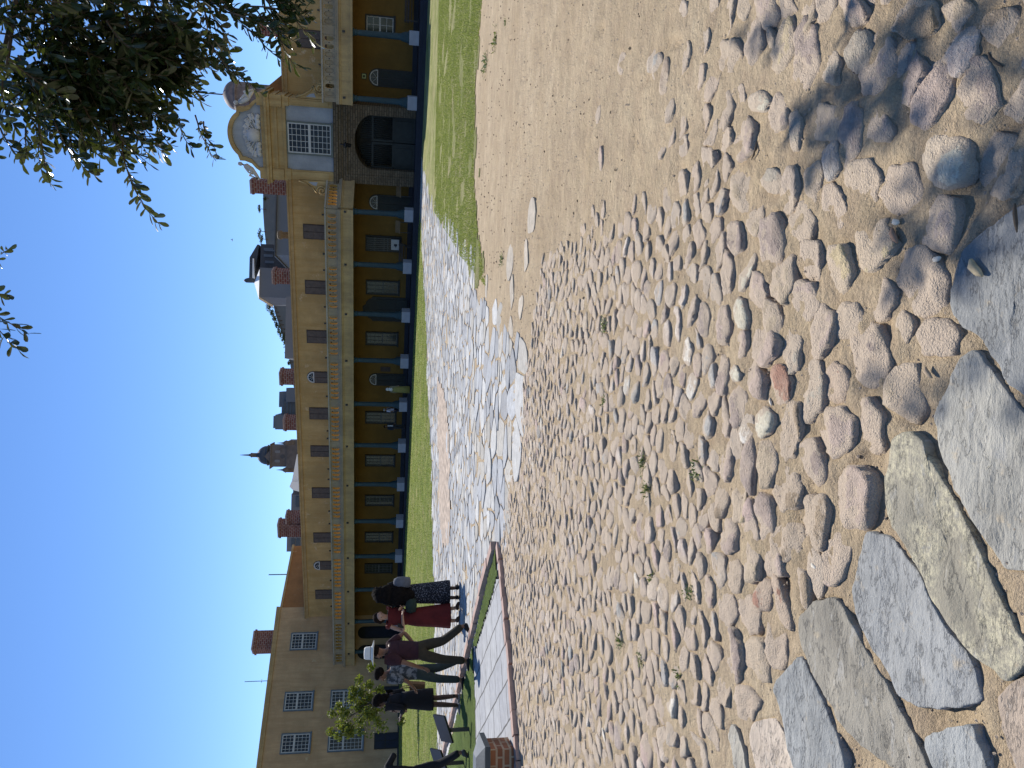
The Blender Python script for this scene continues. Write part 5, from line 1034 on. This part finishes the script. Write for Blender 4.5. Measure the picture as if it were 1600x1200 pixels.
litter(1446, 573, 1456, 590, .007, 'small brown dry leaf beside the squarish purple cobble', 'dry leaf', plain('dry_leaf', (0.36, 0.27, 0.18), .8), .006)
litter(1174, 250, 1183, 220, .004, 'thin dark twig in the sand beside a pink cobble', 'twig', bark, .006)
litter(1544, 82, 1567, 104, .0045, 'bent dark twig near the corner in tree shade', 'twig', bark, .006)
litter(1330, 100, 1335, 115, .004, 'short brown twig between two large cobbles', 'twig', bark, .002)
litter(1396, 343, 1405, 348, .009, 'tiny white shell fragment on the sand near the brown leaf', 'shell fragment', palem, .004)
litter(1268, 880, 1276, 888, .007, 'small pale husk in the sand near the crumbly cobble', 'husk', palem, .003)
litter(1203, 622, 1206, 634, .006, 'white splinter beside the egg shaped red brown cobble', 'shell fragment', palem, .002)
litter(1458, 405, 1470, 402, .008, 'white chip on the sand beside the big purple cobble', 'shell fragment', palem, .003)
litter(1330, 262, 1347, 280, .006, 'dark bark chip in dappled shade near the chalky cobble', 'twig', bark, .004)

# ================================================================== PEOPLE
def skin(name, nodes, edges, mat, parent, sub=2, root=0):
    me = bpy.data.meshes.new(name+'_cage'); me.from_pydata([n[0] for n in nodes], edges, []); o = bpy.data.objects.new(name+'_cage', me); COL.objects.link(o)
    sk = o.modifiers.new('s', 'SKIN'); sk.use_smooth_shade = True
    for i, n in enumerate(nodes):
        d = me.skin_vertices[0].data[i]; r = n[1]; d.radius = r if isinstance(r, tuple) else (r, r); d.use_root = (i == root)
    if sub: ss = o.modifiers.new('d', 'SUBSURF'); ss.levels = sub; ss.render_levels = sub
    dg = bpy.context.evaluated_depsgraph_get(); ev = o.evaluated_get(dg); nm = bpy.data.meshes.new_from_object(ev, depsgraph=dg); nm.name = name
    bpy.data.objects.remove(o); bpy.data.meshes.remove(me)
    nm.materials.clear(); nm.materials.append(mat)
    for p_ in nm.polygons: p_.use_smooth = True
    r = bpy.data.objects.new(name, nm); COL.objects.link(r); r.parent = parent; return r
def join_into(o, mbx):
    bm = bmesh.new(); bm.from_mesh(o.data); me = bpy.data.meshes.new('t'); me.from_pydata(mbx.v, [], mbx.f); bm.from_mesh(me); 
    for f in bm.faces: f.smooth = True
    bm.to_mesh(o.data); bm.free(); bpy.data.meshes.remove(me)
def ell(mb, c, r, n=10, m_=7, jit=0.0, seed=0, rot=0):
    vs_ = []; fs = []
    for i in range(m_+1):
        th = math.pi*i/m_
        for j in range(n):
            ph = 2*math.pi*j/n; d = Vector((math.sin(th)*math.cos(ph), math.sin(th)*math.sin(ph), math.cos(th))); k = 1+jit*noise.noise(d*3.1+Vector((seed, 0, 0)))+jit*.6*noise.noise(d*9+Vector((seed, 4, 0)))
            x, z = d.x*r[0]*k, d.z*r[2]*k; x, z = x*math.cos(rot)-z*math.sin(rot), x*math.sin(rot)+z*math.cos(rot)
            vs_.append((c[0]+x, c[1]+d.y*r[1]*k, c[2]+z))
    for i in range(m_):
        for j in range(n): q = (j+1) % n; fs.append((i*n+j, (i+1)*n+j, (i+1)*n+q, i*n+q))
    mb.add(vs_, fs, 0, True)
def loft(name, rings, mat, parent, n=28, pleat=0.0, seed=0, np_=9):
    """closed skirt or coat tube: rings of (z, rx, ry, cx, cy)"""
    mb = MB(); vs_ = []; fs = []
    for k, (z, rx, ry, cx_, cy_) in enumerate(rings):
        for i in range(n):
            a = 2*math.pi*i/n; q = 1+pleat*k/len(rings)*math.sin(np_*a+seed+.4*k)+.02*noise.noise(Vector((math.cos(a)*2, math.sin(a)*2, z*4+seed))); vs_.append((cx_+rx*q*math.cos(a), cy_+ry*q*math.sin(a), z))
    for k in range(len(rings)-1):
        for i in range(n): j = (i+1) % n; fs.append((k*n+i, (k+1)*n+i, (k+1)*n+j, k*n+j))
    fs.append(tuple(range(n))); fs.append(tuple(range(len(rings)*n-1, (len(rings)-1)*n-1, -1)))
    mb.add(vs_, fs, 0, True); return mb.build(name, mat, parent)
def base_pose():
    J = dict(pel=(0, 0, .95), waist=(0, 0, 1.08), chest=(0, 0, 1.28), neck=(0, 0, 1.45), head=(0, .02, 1.58), crown=(0, .0, 1.68))
    for s_, n in ((-1, 'L'), (1, 'R')):
        J.update({'sh'+n: (s_*.18, 0, 1.40), 'el'+n: (s_*.24, -.03, 1.12), 'wr'+n: (s_*.25, .06, .87), 'hip'+n: (s_*.09, 0, .90), 'kn'+n: (s_*.095, .02, .49), 'an'+n: (s_*.095, -.02, .09), 'toe'+n: (s_*.11, .15, .03)})
    return J
skin_d = plain('brown_skin', (0.17, 0.085, 0.05), 0.55, 0.1, 8); skin_l = plain('tan_skin', (0.42, 0.25, 0.17), 0.55, 0.1, 8); skin_k = plain('dark_skin', (0.075, 0.04, 0.028), 0.5, 0.1, 8)
eye_m = plain('eyes', (0.02, 0.015, 0.012), .3, .1)
def person(loc, rz, label, skinm, pose=None, scale=1.0, group=None, detail=True, bulk=1.0):
    J = base_pose(); J.update(pose or {}); J = {k: Vector(v_) for k, v_ in J.items()}
    root = empty('person', loc, rz, label, 'person', group); root.scale = (scale,)*3
    nodes = []; edges = []; ix = {}
    def nd(k, p, r, par=None):
        ix[k] = len(nodes); nodes.append((Vector(p), r)); 
        if par is not None: edges.append((ix[par], ix[k]))
    b_ = bulk
    nd('pel', J['pel'], (.15*b_, .105*b_)); nd('waist', J['waist'], (.115*b_, .082*b_), 'pel'); nd('chest', J['chest'], (.13*b_, .085*b_), 'waist'); nd('neck', J['neck'], .055, 'chest'); nd('nk2', J['neck'].lerp(J['head'], .45), .052, 'neck'); nd('head', J['head'], (.082, .10), 'nk2'); nd('crown', J['crown'], (.075, .085), 'head')
    for s_, n in ((-1, 'L'), (1, 'R')):
        nd('sh'+n, J['sh'+n], .048*b_, 'chest'); nd('ua'+n, J['sh'+n].lerp(J['el'+n], .45), .046*b_, 'sh'+n); nd('el'+n, J['el'+n], .039, 'ua'+n); nd('fa'+n, J['el'+n].lerp(J['wr'+n], .3), .040, 'el'+n); nd('wr'+n, J['wr'+n], .026, 'fa'+n)
        d = (J['wr'+n]-J['el'+n]).normalized(); hd = Vector(J.get('hd'+n, d)).normalized() if 'hd'+n in J else d; pc = J['wr'+n]+hd*.05; nd('pm'+n, pc, (.034, .018), 'wr'+n)
        side = hd.cross(Vector((s_*.2, .3, 1) if abs(hd.z) < .8 else (s_, .15, 0))).normalized(); crl = side.cross(hd).normalized()*(-s_)
        if detail:
            for fi, (off, ln) in enumerate(((-.027, .062), (-.009, .074), (.009, .070), (.027, .054))):
                k0 = pc+hd*.038+side*off; nd(f'f{fi}a{n}', k0, .0095, 'pm'+n); nd(f'f{fi}b{n}', k0+hd*ln*.5+crl*.006, .0088, f'f{fi}a{n}'); nd(f'f{fi}c{n}', k0+hd*ln*.85+crl*.030, .0078, f'f{fi}b{n}')
            k0 = pc-hd*.02+side*(-.032)+crl*.01; nd('t0'+n, k0, .011, 'pm'+n); nd('t1'+n, k0+hd*.03-side*.022+crl*.012, .0095, 't0'+n); nd('t2'+n, k0+hd*.058-side*.022+crl*.024, .008, 't1'+n)
        nd('hip'+n, J['hip'+n], .085*b_, 'pel'); nd('th'+n, J['hip'+n].lerp(J['kn'+n], .5), .072*b_, 'hip'+n); nd('kn'+n, J['kn'+n], .052, 'th'+n); nd('cf'+n, J['kn'+n].lerp(J['an'+n], .35), .052, 'kn'+n); nd('an'+n, J['an'+n], .036, 'cf'+n); nd('bl'+n, J['an'+n].lerp(J['toe'+n], .6)+Vector((0, 0, -.01)), (.038, .028), 'an'+n); nd('toe'+n, J['toe'+n], (.034, .02), 'bl'+n)
    body = skin('body', nodes, edges, skinm, root)
    # face: nose, ears and brow grown on the same mesh; the face looks along 'look'
    look = Vector(J.get('look', (0, 1, -.1))).normalized(); up = (J['crown']-J['head']).normalized(); sd = look.cross(up).normalized(); hc = J['head'].lerp(J['crown'], .25)
    mb = MB(); q = hc+look*.088-up*.018
    ell(mb, q, (.013, .016, .022), 6, 5); 
    for s_ in (-1, 1): ell(mb, hc+sd*s_*.078-up*.012, (.012, .018, .028), 6, 5)
    ell(mb, hc+look*.078-up*.062, (.024, .014, .009), 6, 5); join_into(body, mb)
    mb = MB()
    for s_ in (-1, 1): ell(mb, hc+look*.083+sd*s_*.032+up*.012, (.011, .008, .008), 6, 4)
    mb.build('eyes', eye_m, root)
    return root, J, body
def cloth_top(name, root, J, mat, sleeve=.55, grow=.022, hem=None, bulk=1.0):
    nodes = []; edges = []; hemp = J['pel'].lerp(J['waist'], -.25) if hem is None else Vector(hem)
    nodes += [(hemp, ((.165+grow*.3)*bulk, (.12+grow*.3)*bulk)), (J['waist'], ((.15+grow*.5)*bulk, (.11+grow*.5)*bulk)), (J['chest'], ((.165+grow)*bulk, (.115+grow)*bulk)), (J['chest'].lerp(J['neck'], .62), (.13, .10)), (J['neck']+Vector((0, 0, -.01)), (.072, .072))]; edges += [(0, 1), (1, 2), (2, 3), (3, 4)]
    for n in 'LR':
        o_ = len(nodes); sh, el, wr = J['sh'+n], J['el'+n], J['wr'+n]; nodes.append((sh, .080*bulk)); edges.append((2, o_))
        if sleeve <= 1: nodes.append((sh.lerp(el, sleeve), .066*bulk)); edges.append((o_, o_+1))
        else: nodes += [(sh.lerp(el, .5), .062*bulk), (el, .055), (el.lerp(wr, sleeve-1), .045)]; edges += [(o_, o_+1), (o_+1, o_+2), (o_+2, o_+3)]
    return skin(name, nodes, edges, mat, root, root=1)
def cloth_trousers(name, root, J, mat, grow=.020):
    nodes = [(J['pel']+Vector((0, 0, .07)), (.155, .115)), (J['pel'], (.165, .125))]; edges = [(0, 1)]
    for n in 'LR':
        o_ = len(nodes); nodes += [(J['hip'+n]+Vector((0, 0, -.06)), .09+grow*.6), (J['hip'+n].lerp(J['kn'+n], .5), .080+grow), (J['kn'+n], .062+grow), (J['kn'+n].lerp(J['an'+n], .5), .056+grow), (J['an'+n]+Vector((0, 0, .01)), .050+grow)]; edges += [(1, o_), (o_, o_+1), (o_+1, o_+2), (o_+2, o_+3), (o_+3, o_+4)]
    return skin(name, nodes, edges, mat, root)
def shoes(root, J, mat, h=.045):
    for n in 'LR':
        a, t_ = J['an'+n], J['toe'+n]; d = (t_-a); d.z = 0; d.normalize(); heel = a-d*.06; heel.z = max(.03, a.z-.055)
        skin('shoe', [(a+Vector((0, 0, .0)), (.046, .05)), (a+Vector((0, 0, -.04)), (.046, .05)), (heel, (.038, .034)), (a.lerp(t_, .6), (.048, .036)), (t_+d*.03, (.040, .028))], [(0, 1), (1, 2), (1, 3), (3, 4)], mat, root, 2, 1)
def hair(root, parts, mat, jit=.12, name='hair'):
    mb = MB()
    for i, (c, r) in enumerate(parts): ell(mb, c, r, 18, 12, jit, i*3+len(parts))
    return mb.build(name, mat, root)
fab = lambda n, c, v_=.18, s_=14, b_=.3: plain(n, c, .9, v_, s_, b_)
blackf, hairk = fab('black_fabric', (.010, .010, .012)), fab('black_hair', (.010, .008, .007), .4, 20, .6)
# --- woman in black with a cloud of long curly hair, seen from behind
loc = gnd(718, 926); k = 1.72/1.75*1.02; hairk.node_tree.nodes['Principled BSDF'].inputs['Specular IOR Level'].default_value = 0.05
r1, J, bd = person(loc, R(8), 'woman with long black curly hair in black top and dark speckled skirt, seen from behind', skin_k, dict(elL=(-.25, .08, 1.13), wrL=(-.10, .26, 1.16), elR=(.24, .06, 1.12), wrR=(.14, .24, 1.05), look=(-.3, 1, -.2)), k)
cloth_top('top', r1, J, blackf, 1.6)
skm, t, b, v = newmat('speckled_skirt', .9, .2); t.links.new(mixc(t, ramp(t, nz(t, v, 60, 2, .5), .60, .66), (.012, .013, .018), (.30, .30, .34)), b.inputs['Base Color'])
loft('skirt', [(1.10, .155, .115, 0, 0), (.98, .185, .14, 0, 0), (.80, .20, .16, 0, 0), (.50, .215, .19, .01, 0), (.24, .235, .21, .02, 0), (.20, .23, .205, .02, 0)], skm, r1, 30, .05, 1)
hair(r1, [((0, -.06, 1.60), (.16, .15, .15)), ((0, -.10, 1.45), (.20, .15, .20)), ((.0, -.13, 1.25), (.22, .13, .22)), ((-.04, -.13, 1.08), (.17, .11, .16)), ((.02, -.02, 1.68), (.13, .12, .09))], hairk, .22); shoes(r1, J, blackf)
mb = MB(); mb.lathe([(.02, -.17), (.10, -.15), (.12, -.02), (.11, .10), (.07, .17), (.02, .18)], (.24, -.12, 1.17), 12); o = mb.build('bag', fab('grey_bag', (.10, .105, .12)), r1)
dbh = fab('dark_brown_hair', (.018, .011, .008), .4, 20, .5); dbh.node_tree.nodes['Principled BSDF'].inputs['Specular IOR Level'].default_value = 0.05
# --- woman in a red dress looking at her phone
loc = gnd(718, 962)
r2, J, bd = person(loc, R(-140), 'woman in a long red dress with a dark green bag looking down at her hands', skin_l, dict(head=(0, .07, 1.57), crown=(0, .05, 1.67), elL=(-.26, -.02, 1.14), wrL=(-.10, .22, 1.18), elR=(.27, -.04, 1.13), wrR=(.08, .23, 1.15), anL=(-.12, .1, .09), toeL=(-.15, .26, .03), knL=(-.1, .08, .5), look=(.15, .9, -.55)), 1.66/1.75*1.06)
redm = fab('red_cotton', (.11, .014, .013), .3, 5)
cloth_top('bodice', r2, J, redm, .12, .012)
loft('skirt', [(1.12, .135, .105, 0, 0), (1.0, .165, .125, 0, 0), (.85, .19, .15, 0, 0), (.50, .22, .19, 0, .02), (.22, .25, .22, 0, .03), (.19, .245, .215, 0, .03)], redm, r2, 30, .06, 3)
hair(r2, [((0, .0, 1.645), (.105, .11, .09)), ((0, -.05, 1.60), (.10, .08, .10)), ((0, -.10, 1.55), (.05, .05, .06))], dbh, .12); shoes(r2, J, fab('brown_sandal', (.08, .035, .02)))
mb = MB(); mb.lathe([(.03, -.11), (.13, -.09), (.16, .02), (.12, .10), (.03, .12)], (-.16, .20, .98), 14); mb.tube([(-.28, .2, 1.05), (-.22, .12, 1.25), (-.12, .03, 1.44), (0, -.06, 1.46)], .012, 6); o = mb.build('bag', fab('dark_green_bag', (.020, .032, .026)), r2)
ph = MB(); ph.box(-.04, .04, -.006, .006, -.07, .07); o = ph.build('phone', M['iron']); o.rotation_euler = (R(-35), 0, R(-140)); o.location = loc+Vector((-.10, -.24, 1.19)); tag(o, 'black phone held by the woman in red', 'phone')
# --- man in the white hat, walking away to the picture's lower edge
loc = (gnd(733, 995)+gnd(741, 1034))/2
r3, J, bd = person(loc, R(72), 'man in a white brimmed hat, maroon shirt and olive trousers walking', skin_d, dict(hipL=(-.09, .02, .90), knL=(-.10, .12, .50), anL=(-.10, .16, .10), toeL=(-.11, .34, .03), hipR=(.09, -.02, .90), knR=(.10, -.10, .50), anR=(.11, -.40, .16), toeR=(.12, -.27, .03), elR=(.34, -.12, 1.16), wrR=(.20, .02, .98), elL=(-.27, .04, 1.10), wrL=(-.25, .16, .86), look=(-.15, 1, -.12)), 1.76/1.75*.99, bulk=1.12)
cloth_top('shirt', r3, J, fab('maroon_cotton', (.034, .011, .015)), .75, .03, None, 1.12); cloth_trousers('trousers', r3, J, fab('olive_trousers', (.036, .028, .018)), .018); shoes(r3, J, fab('black_shoe', (.014, .014, .016)))
mb = MB(); mb.lathe([(.20, 1.665), (.21, 1.672), (.115, 1.70), (.108, 1.72), (.102, 1.80), (.085, 1.825), (.04, 1.83)], (0, .02, 0), 24); ht = mb.build('hat', fab('white_canvas', (.68, .66, .60), .05), r3); mb = MB(); mb.lathe([(.111, 1.70), (.111, 1.725)], (0, .02, 0), 24, cap=False); mb.build('hat_band', fab('hat_band', (.30, .27, .22)), ht)
hair(r3, [((0, -.02, 1.63), (.09, .095, .06))], hairk, .05)
# --- man in a grey patterned shirt just beyond him
loc = (gnd(728, 1040)+gnd(730, 1063))/2+Vector((-.05, .25, 0))
r4, J, bd = person(loc, R(85), 'man in a grey patterned shirt and dark green trousers beside the hatted man', skin_d, dict(head=(0, .05, 1.56), crown=(0, .05, 1.665), knL=(-.1, .10, .5), anL=(-.1, .13, .09), toeL=(-.11, .31, .03), anR=(.1, -.16, .11), knR=(.1, -.02, .5), toeR=(.11, -.01, .03), look=(0, 1, -.25), elL=(-.25, .04, 1.11), wrL=(-.2, .2, .98)), .97, bulk=1.08)
gm, t, b, v = newmat('patterned_shirt', .9, .2); t.links.new(mixc(t, ramp(t, nz(t, v, 11, 3, .6), .45, .55), (.04, .045, .05), (.17, .175, .18)), b.inputs['Base Color'])
cloth_top('shirt', r4, J, gm, .9, .03, None, 1.1); cloth_trousers('trousers', r4, J, fab('dark_green_trousers', (.028, .038, .036)), .018); shoes(r4, J, blackf)
hair(r4, [((0, .01, 1.655), (.095, .115, .07)), ((0, -.03, 1.61), (.09, .09, .08))], hairk, .06)
# --- woman in black with a brown tote bag
loc = gnd(722, 1090)
r5, J, bd = person(loc, R(78), 'woman in a black coat with a brown tote bag and grey shoes, walking', skin_k, dict(head=(0, .06, 1.56), crown=(0, .05, 1.665), knL=(-.09, .06, .5), anL=(-.09, .10, .09), toeL=(-.10, .27, .03), anR=(.09, .02, .09), knR=(.09, .05, .5), toeR=(.1, .2, .03), elR=(.25, -.03, 1.12), wrR=(.16, .22, 1.15), elL=(-.25, -.02, 1.12), wrL=(-.14, .24, 1.17), look=(0, 1, -.25)), .985)
cloth_top('coat_top', r5, J, blackf, 1.7, .03); loft('coat', [(1.18, .165, .14, 0, 0), (1.05, .175, .15, 0, 0), (.85, .20, .18, 0, 0), (.62, .215, .20, 0, .01), (.56, .21, .195, 0, .01)], blackf, r5, 24, .03, 2); cloth_trousers('leggings', r5, J, blackf, -.012)
shoes(r5, J, fab('grey_shoe', (.20, .19, .185))); hair(r5, [((0, .0, 1.645), (.10, .115, .085)), ((0, -.05, 1.60), (.10, .09, .11)), ((0, -.07, 1.50), (.09, .07, .09))], hairk, .1)
sc, t, b, v = newmat('patterned_scarf', .9, .2); t.links.new(mixc(t, ramp(t, nz(t, v, 22, 3, .6), .45, .55), (.05, .025, .018), (.38, .27, .20)), b.inputs['Base Color'])
mb = MB(); mb.tube([(-.02, .13, 1.43), (.0, .17, 1.32), (.01, .19, 1.18), (.0, .20, 1.05)], [.05, .07, .075, .06], 10); mb.build('scarf', sc, r5)
tb = empty('tote_bag', loc+Matrix.Rotation(R(78), 3, 'Z')@Vector((.30, .02, .70)), R(78), 'brown tote bag hanging at the side of the woman in black', 'bag')
mb = MB(); mb.prism([(-.16, 0), (.16, 0), (.19, .30), (-.19, .30)], -.045, .045); o = mb.build('bag_body', fab('tan_leather', (.20, .115, .055)), tb); o.rotation_euler = (0, 0, R(90))
mb = MB()
for s_ in (-.03, .03): mb.tube([(s_, -.10, .29), (s_, -.09, .42), (s_*.5-.03, 0, .50), (s_, .09, .42), (s_, .10, .29)], .010, 6)
mb.build('handle', fab('tan_strap', (.16, .09, .045)), tb)
# --- person half out of the picture at the lower edge
loc = gnd(733, 1207)
r6, J, bd = person(loc, R(60), 'person dressed in black mostly cut off by the picture edge beside the signs', skin_d, dict(elR=(.30, -.18, 1.28), wrR=(.22, .10, 1.40), elL=(-.30, .10, 1.2), wrL=(-.2, .3, 1.3), anR=(.11, -.42, .17), knR=(.10, -.12, .52), toeR=(.12, -.30, .03), anL=(-.1, .2, .09), toeL=(-.1, .38, .03), knL=(-.1, .14, .5)), .99)
cloth_top('jacket', r6, J, blackf, 1.75, .03); cloth_trousers('trousers', r6, J, fab('black_trousers', (.012, .012, .014)), .015); shoes(r6, J, fab('dark_grey_shoe', (.06, .06, .065))); hair(r6, [((0, 0, 1.65), (.098, .11, .08))], hairk, .08)
# --- people under the arcade
def bl_(x, y, z): return Vector((OX+x*math.cos(TH)+y*math.sin(TH), OY-x*math.sin(TH)+y*math.cos(TH), z))
x, _ = fac(644, 609, -.8)
r7, J, bd = person(bl_(x, -.8, .36), R(-30), 'person in a white headscarf and long olive yellow robe on the arcade step', skin_l, dict(look=(-.4, 1, -.1)), 1.0, detail=False)
cloth_top('tunic', r7, J, fab('grey_olive_tunic', (.20, .17, .10)), 1.8, .03); loft('robe', [(1.25, .19, .15, 0, 0), (1.05, .22, .18, 0, 0), (.6, .25, .21, 0, 0), (.06, .27, .24, 0, 0)], fab('olive_yellow_robe', (.22, .19, .055)), r7, 24, .06, 1); shoes(r7, J, blackf); hair(r7, [((0, -.01, 1.62), (.115, .12, .13)), ((0, -.01, 1.47), (.13, .11, .10)), ((.03, -.08, 1.36), (.14, .08, .12))], fab('white_headscarf', (.52, .51, .47), .06), .05, 'headscarf')
x, _ = fac(634, 641, .55)
r8, J, bd = person(bl_(x, .55, .56), R(-110), 'person in a pale shirt with a dark shoulder strap beside a column pedestal', skin_d, dict(elL=(-.26, .05, 1.12), wrL=(-.12, .2, 1.1)), 1.0, detail=False)
cloth_top('shirt', r8, J, fab('pale_lilac_shirt', (.46, .46, .56), .05), .9, .04); cloth_trousers('trousers', r8, J, fab('navy_trousers', (.014, .016, .026))); shoes(r8, J, blackf); hair(r8, [((0, 0, 1.64), (.10, .11, .09))], fab('grey_hair', (.30, .28, .26)), .06)
mb = MB(); mb.tube([(.18, .10, 1.40), (.04, .17, 1.24), (-.16, .14, 1.02)], .018, 6); mb.tube([(.18, -.08, 1.40), (.04, -.17, 1.24), (-.16, -.14, 1.02)], .018, 6); mb.build('strap', blackf, r8)
x, _ = fac(632, 667, 1.6)
r9, J, bd = person(bl_(x, 1.6, .56), R(-150), 'person in an open dark jacket over a white shirt under the arcade', skin_d, None, .98, detail=False)
cloth_top('jacket', r9, J, fab('dark_blue_jacket', (.018, .024, .036)), 1.8, .04); cloth_trousers('trousers', r9, J, fab('grey_trousers', (.035, .036, .036))); shoes(r9, J, blackf); hair(r9, [((0, 0, 1.64), (.10, .11, .09))], hairk, .06)
mb = MB(); mb.prism([(-.05, 1.0), (.05, 1.0), (.06, 1.42), (-.06, 1.42)], .145, .165); mb.build('shirt_front', fab('white_shirt', (.5, .5, .5), .05), r9)

# ================================================================== SMALL THINGS
def lectern(X, Y, wd, lab):
    p = gnd(X, Y); o = empty('information_stand', p, R(6), lab, 'sign', 'low information stands by the kerb'); mb = MB(); mb.box(-.028, .028, -.022, .022, -.05, .44); mb.box(-.10, .10, -.08, .08, -.02, .012); mb.build('post', M['iron'], o)
    mb = MB(); mb.box(-wd/2, wd/2, -.17, .17, -.018, .018); q = mb.build('panel', M['iron'], o); q.location = (0.03, 0, .47); q.rotation_euler = (R(32), R(-19), 0)
lectern(736, 1139, .46, 'low black slanted information panel on a single post, fully in view'); lectern(728, 1191, .46, 'low black slanted information panel partly cut off beside the brick pier')
# brick pier with slate cap
a = gnd(808, 1169); b_ = gnd(800, 1172)
P = empty('brick_pier', (a.x, a.y, 0), 0, 'low brown brick pier with a dark slate cap at the picture edge', 'pier')
mb = MB(); mb.slabz([(0, 0), (-1.3, -.25), (-1.4, .35), (-.08, .42)], -.1, .30); mb.build('pier_body', M['pierbrick'], P)
mb = MB(); n_ = [(.06, -.06), (-1.32, -.32), (-1.45, .42), (-.05, .50)]; ins = [(-.12, .08), (-1.2, -.14), (-1.3, .26), (-.2, .34)]
vs_ = [(x, y, .302) for x, y in n_]+[(x, y, .36) for x, y in n_]+[(x, y, .44) for x, y in ins]
mb.add(vs_, [(3, 2, 1, 0), (0, 1, 5, 4), (1, 2, 6, 5), (2, 3, 7, 6), (3, 0, 4, 7), (4, 5, 9, 8), (5, 6, 10, 9), (6, 7, 11, 10), (7, 4, 8, 11), (8, 9, 10, 11)]); mb.build('cap', M['slatecap'], P, fix=True)
# arcade furniture
def bench(x, y, wd, lab, grp='dark benches under the arcade'):
    o = empty('bench', bl_(x, y, .56), -TH, lab, 'bench', grp); mb = MB()
    for k in range(3): mb.box(-wd/2, wd/2, -.22+.16*k, -.10+.16*k, .42, .47)
    mb.build('seat', M['shutter'], o); mb = MB()
    for k in range(2): mb.box(-wd/2, wd/2, .27, .30, .58+.17*k, .70+.17*k)
    mb.build('backrest', M['shutter'], o)
    for s_ in (-1, 1): mb = MB(); xx = s_*(wd/2-.12); mb.box(xx-.03, xx+.03, -.2, -.14, 0, .42); mb.box(xx-.03, xx+.03, .22, .28, 0, .9); mb.box(xx-.03, xx+.03, -.14, .22, .36, .42); mb.build('leg', M['iron'], o)
x, _ = fac(632, 412, 1.2); bench(x, 2.6, 1.9, 'dark wooden bench behind a column, between the barred window and the pale window'); bench(12.3, 3.0, 2.2, 'dark wooden bench against the wall at the right end of the arcade'); bench(fac(632, 592, 3)[0]+1.3, 3.2, .7, 'small dark bench below the wall plaque beside the arched door')
def stand(X, Y, y, lab):
    x, _ = fac(X, Y, y); o = empty('display_stand', bl_(x, y, .56), -TH, lab, 'stand', 'display stands under the arcade'); mb = MB(); mb.box(-.42, .42, -.16, .16, .82, .90); mb.box(-.42, .42, .12, .16, .90, 1.14); mb.build('top', M['wood'], o)
    for s_ in (-1, 1): mb = MB(); mb.box(s_*.36-.02, s_*.36+.02, -.02, .02, 0, .82); mb.build('leg', M['iron'], o)
stand(640, 299, 2.6, 'wooden display stand on thin legs next to the gate'); stand(640, 356, 2.6, 'wooden display stand on thin legs beside the barred window')
mb = MB(); mb.lathe([(.20, 0), (.22, .05), (.24, .55), (.25, .6), (.20, .62)], (0, 0, 0), 14); o = mb.build('litter_bin', M['iron']); o.location = bl_(fac(634, 649, 1.6)[0], 2.9, .56); tag(o, 'small dark bin below the window between two arcade visitors', 'bin')
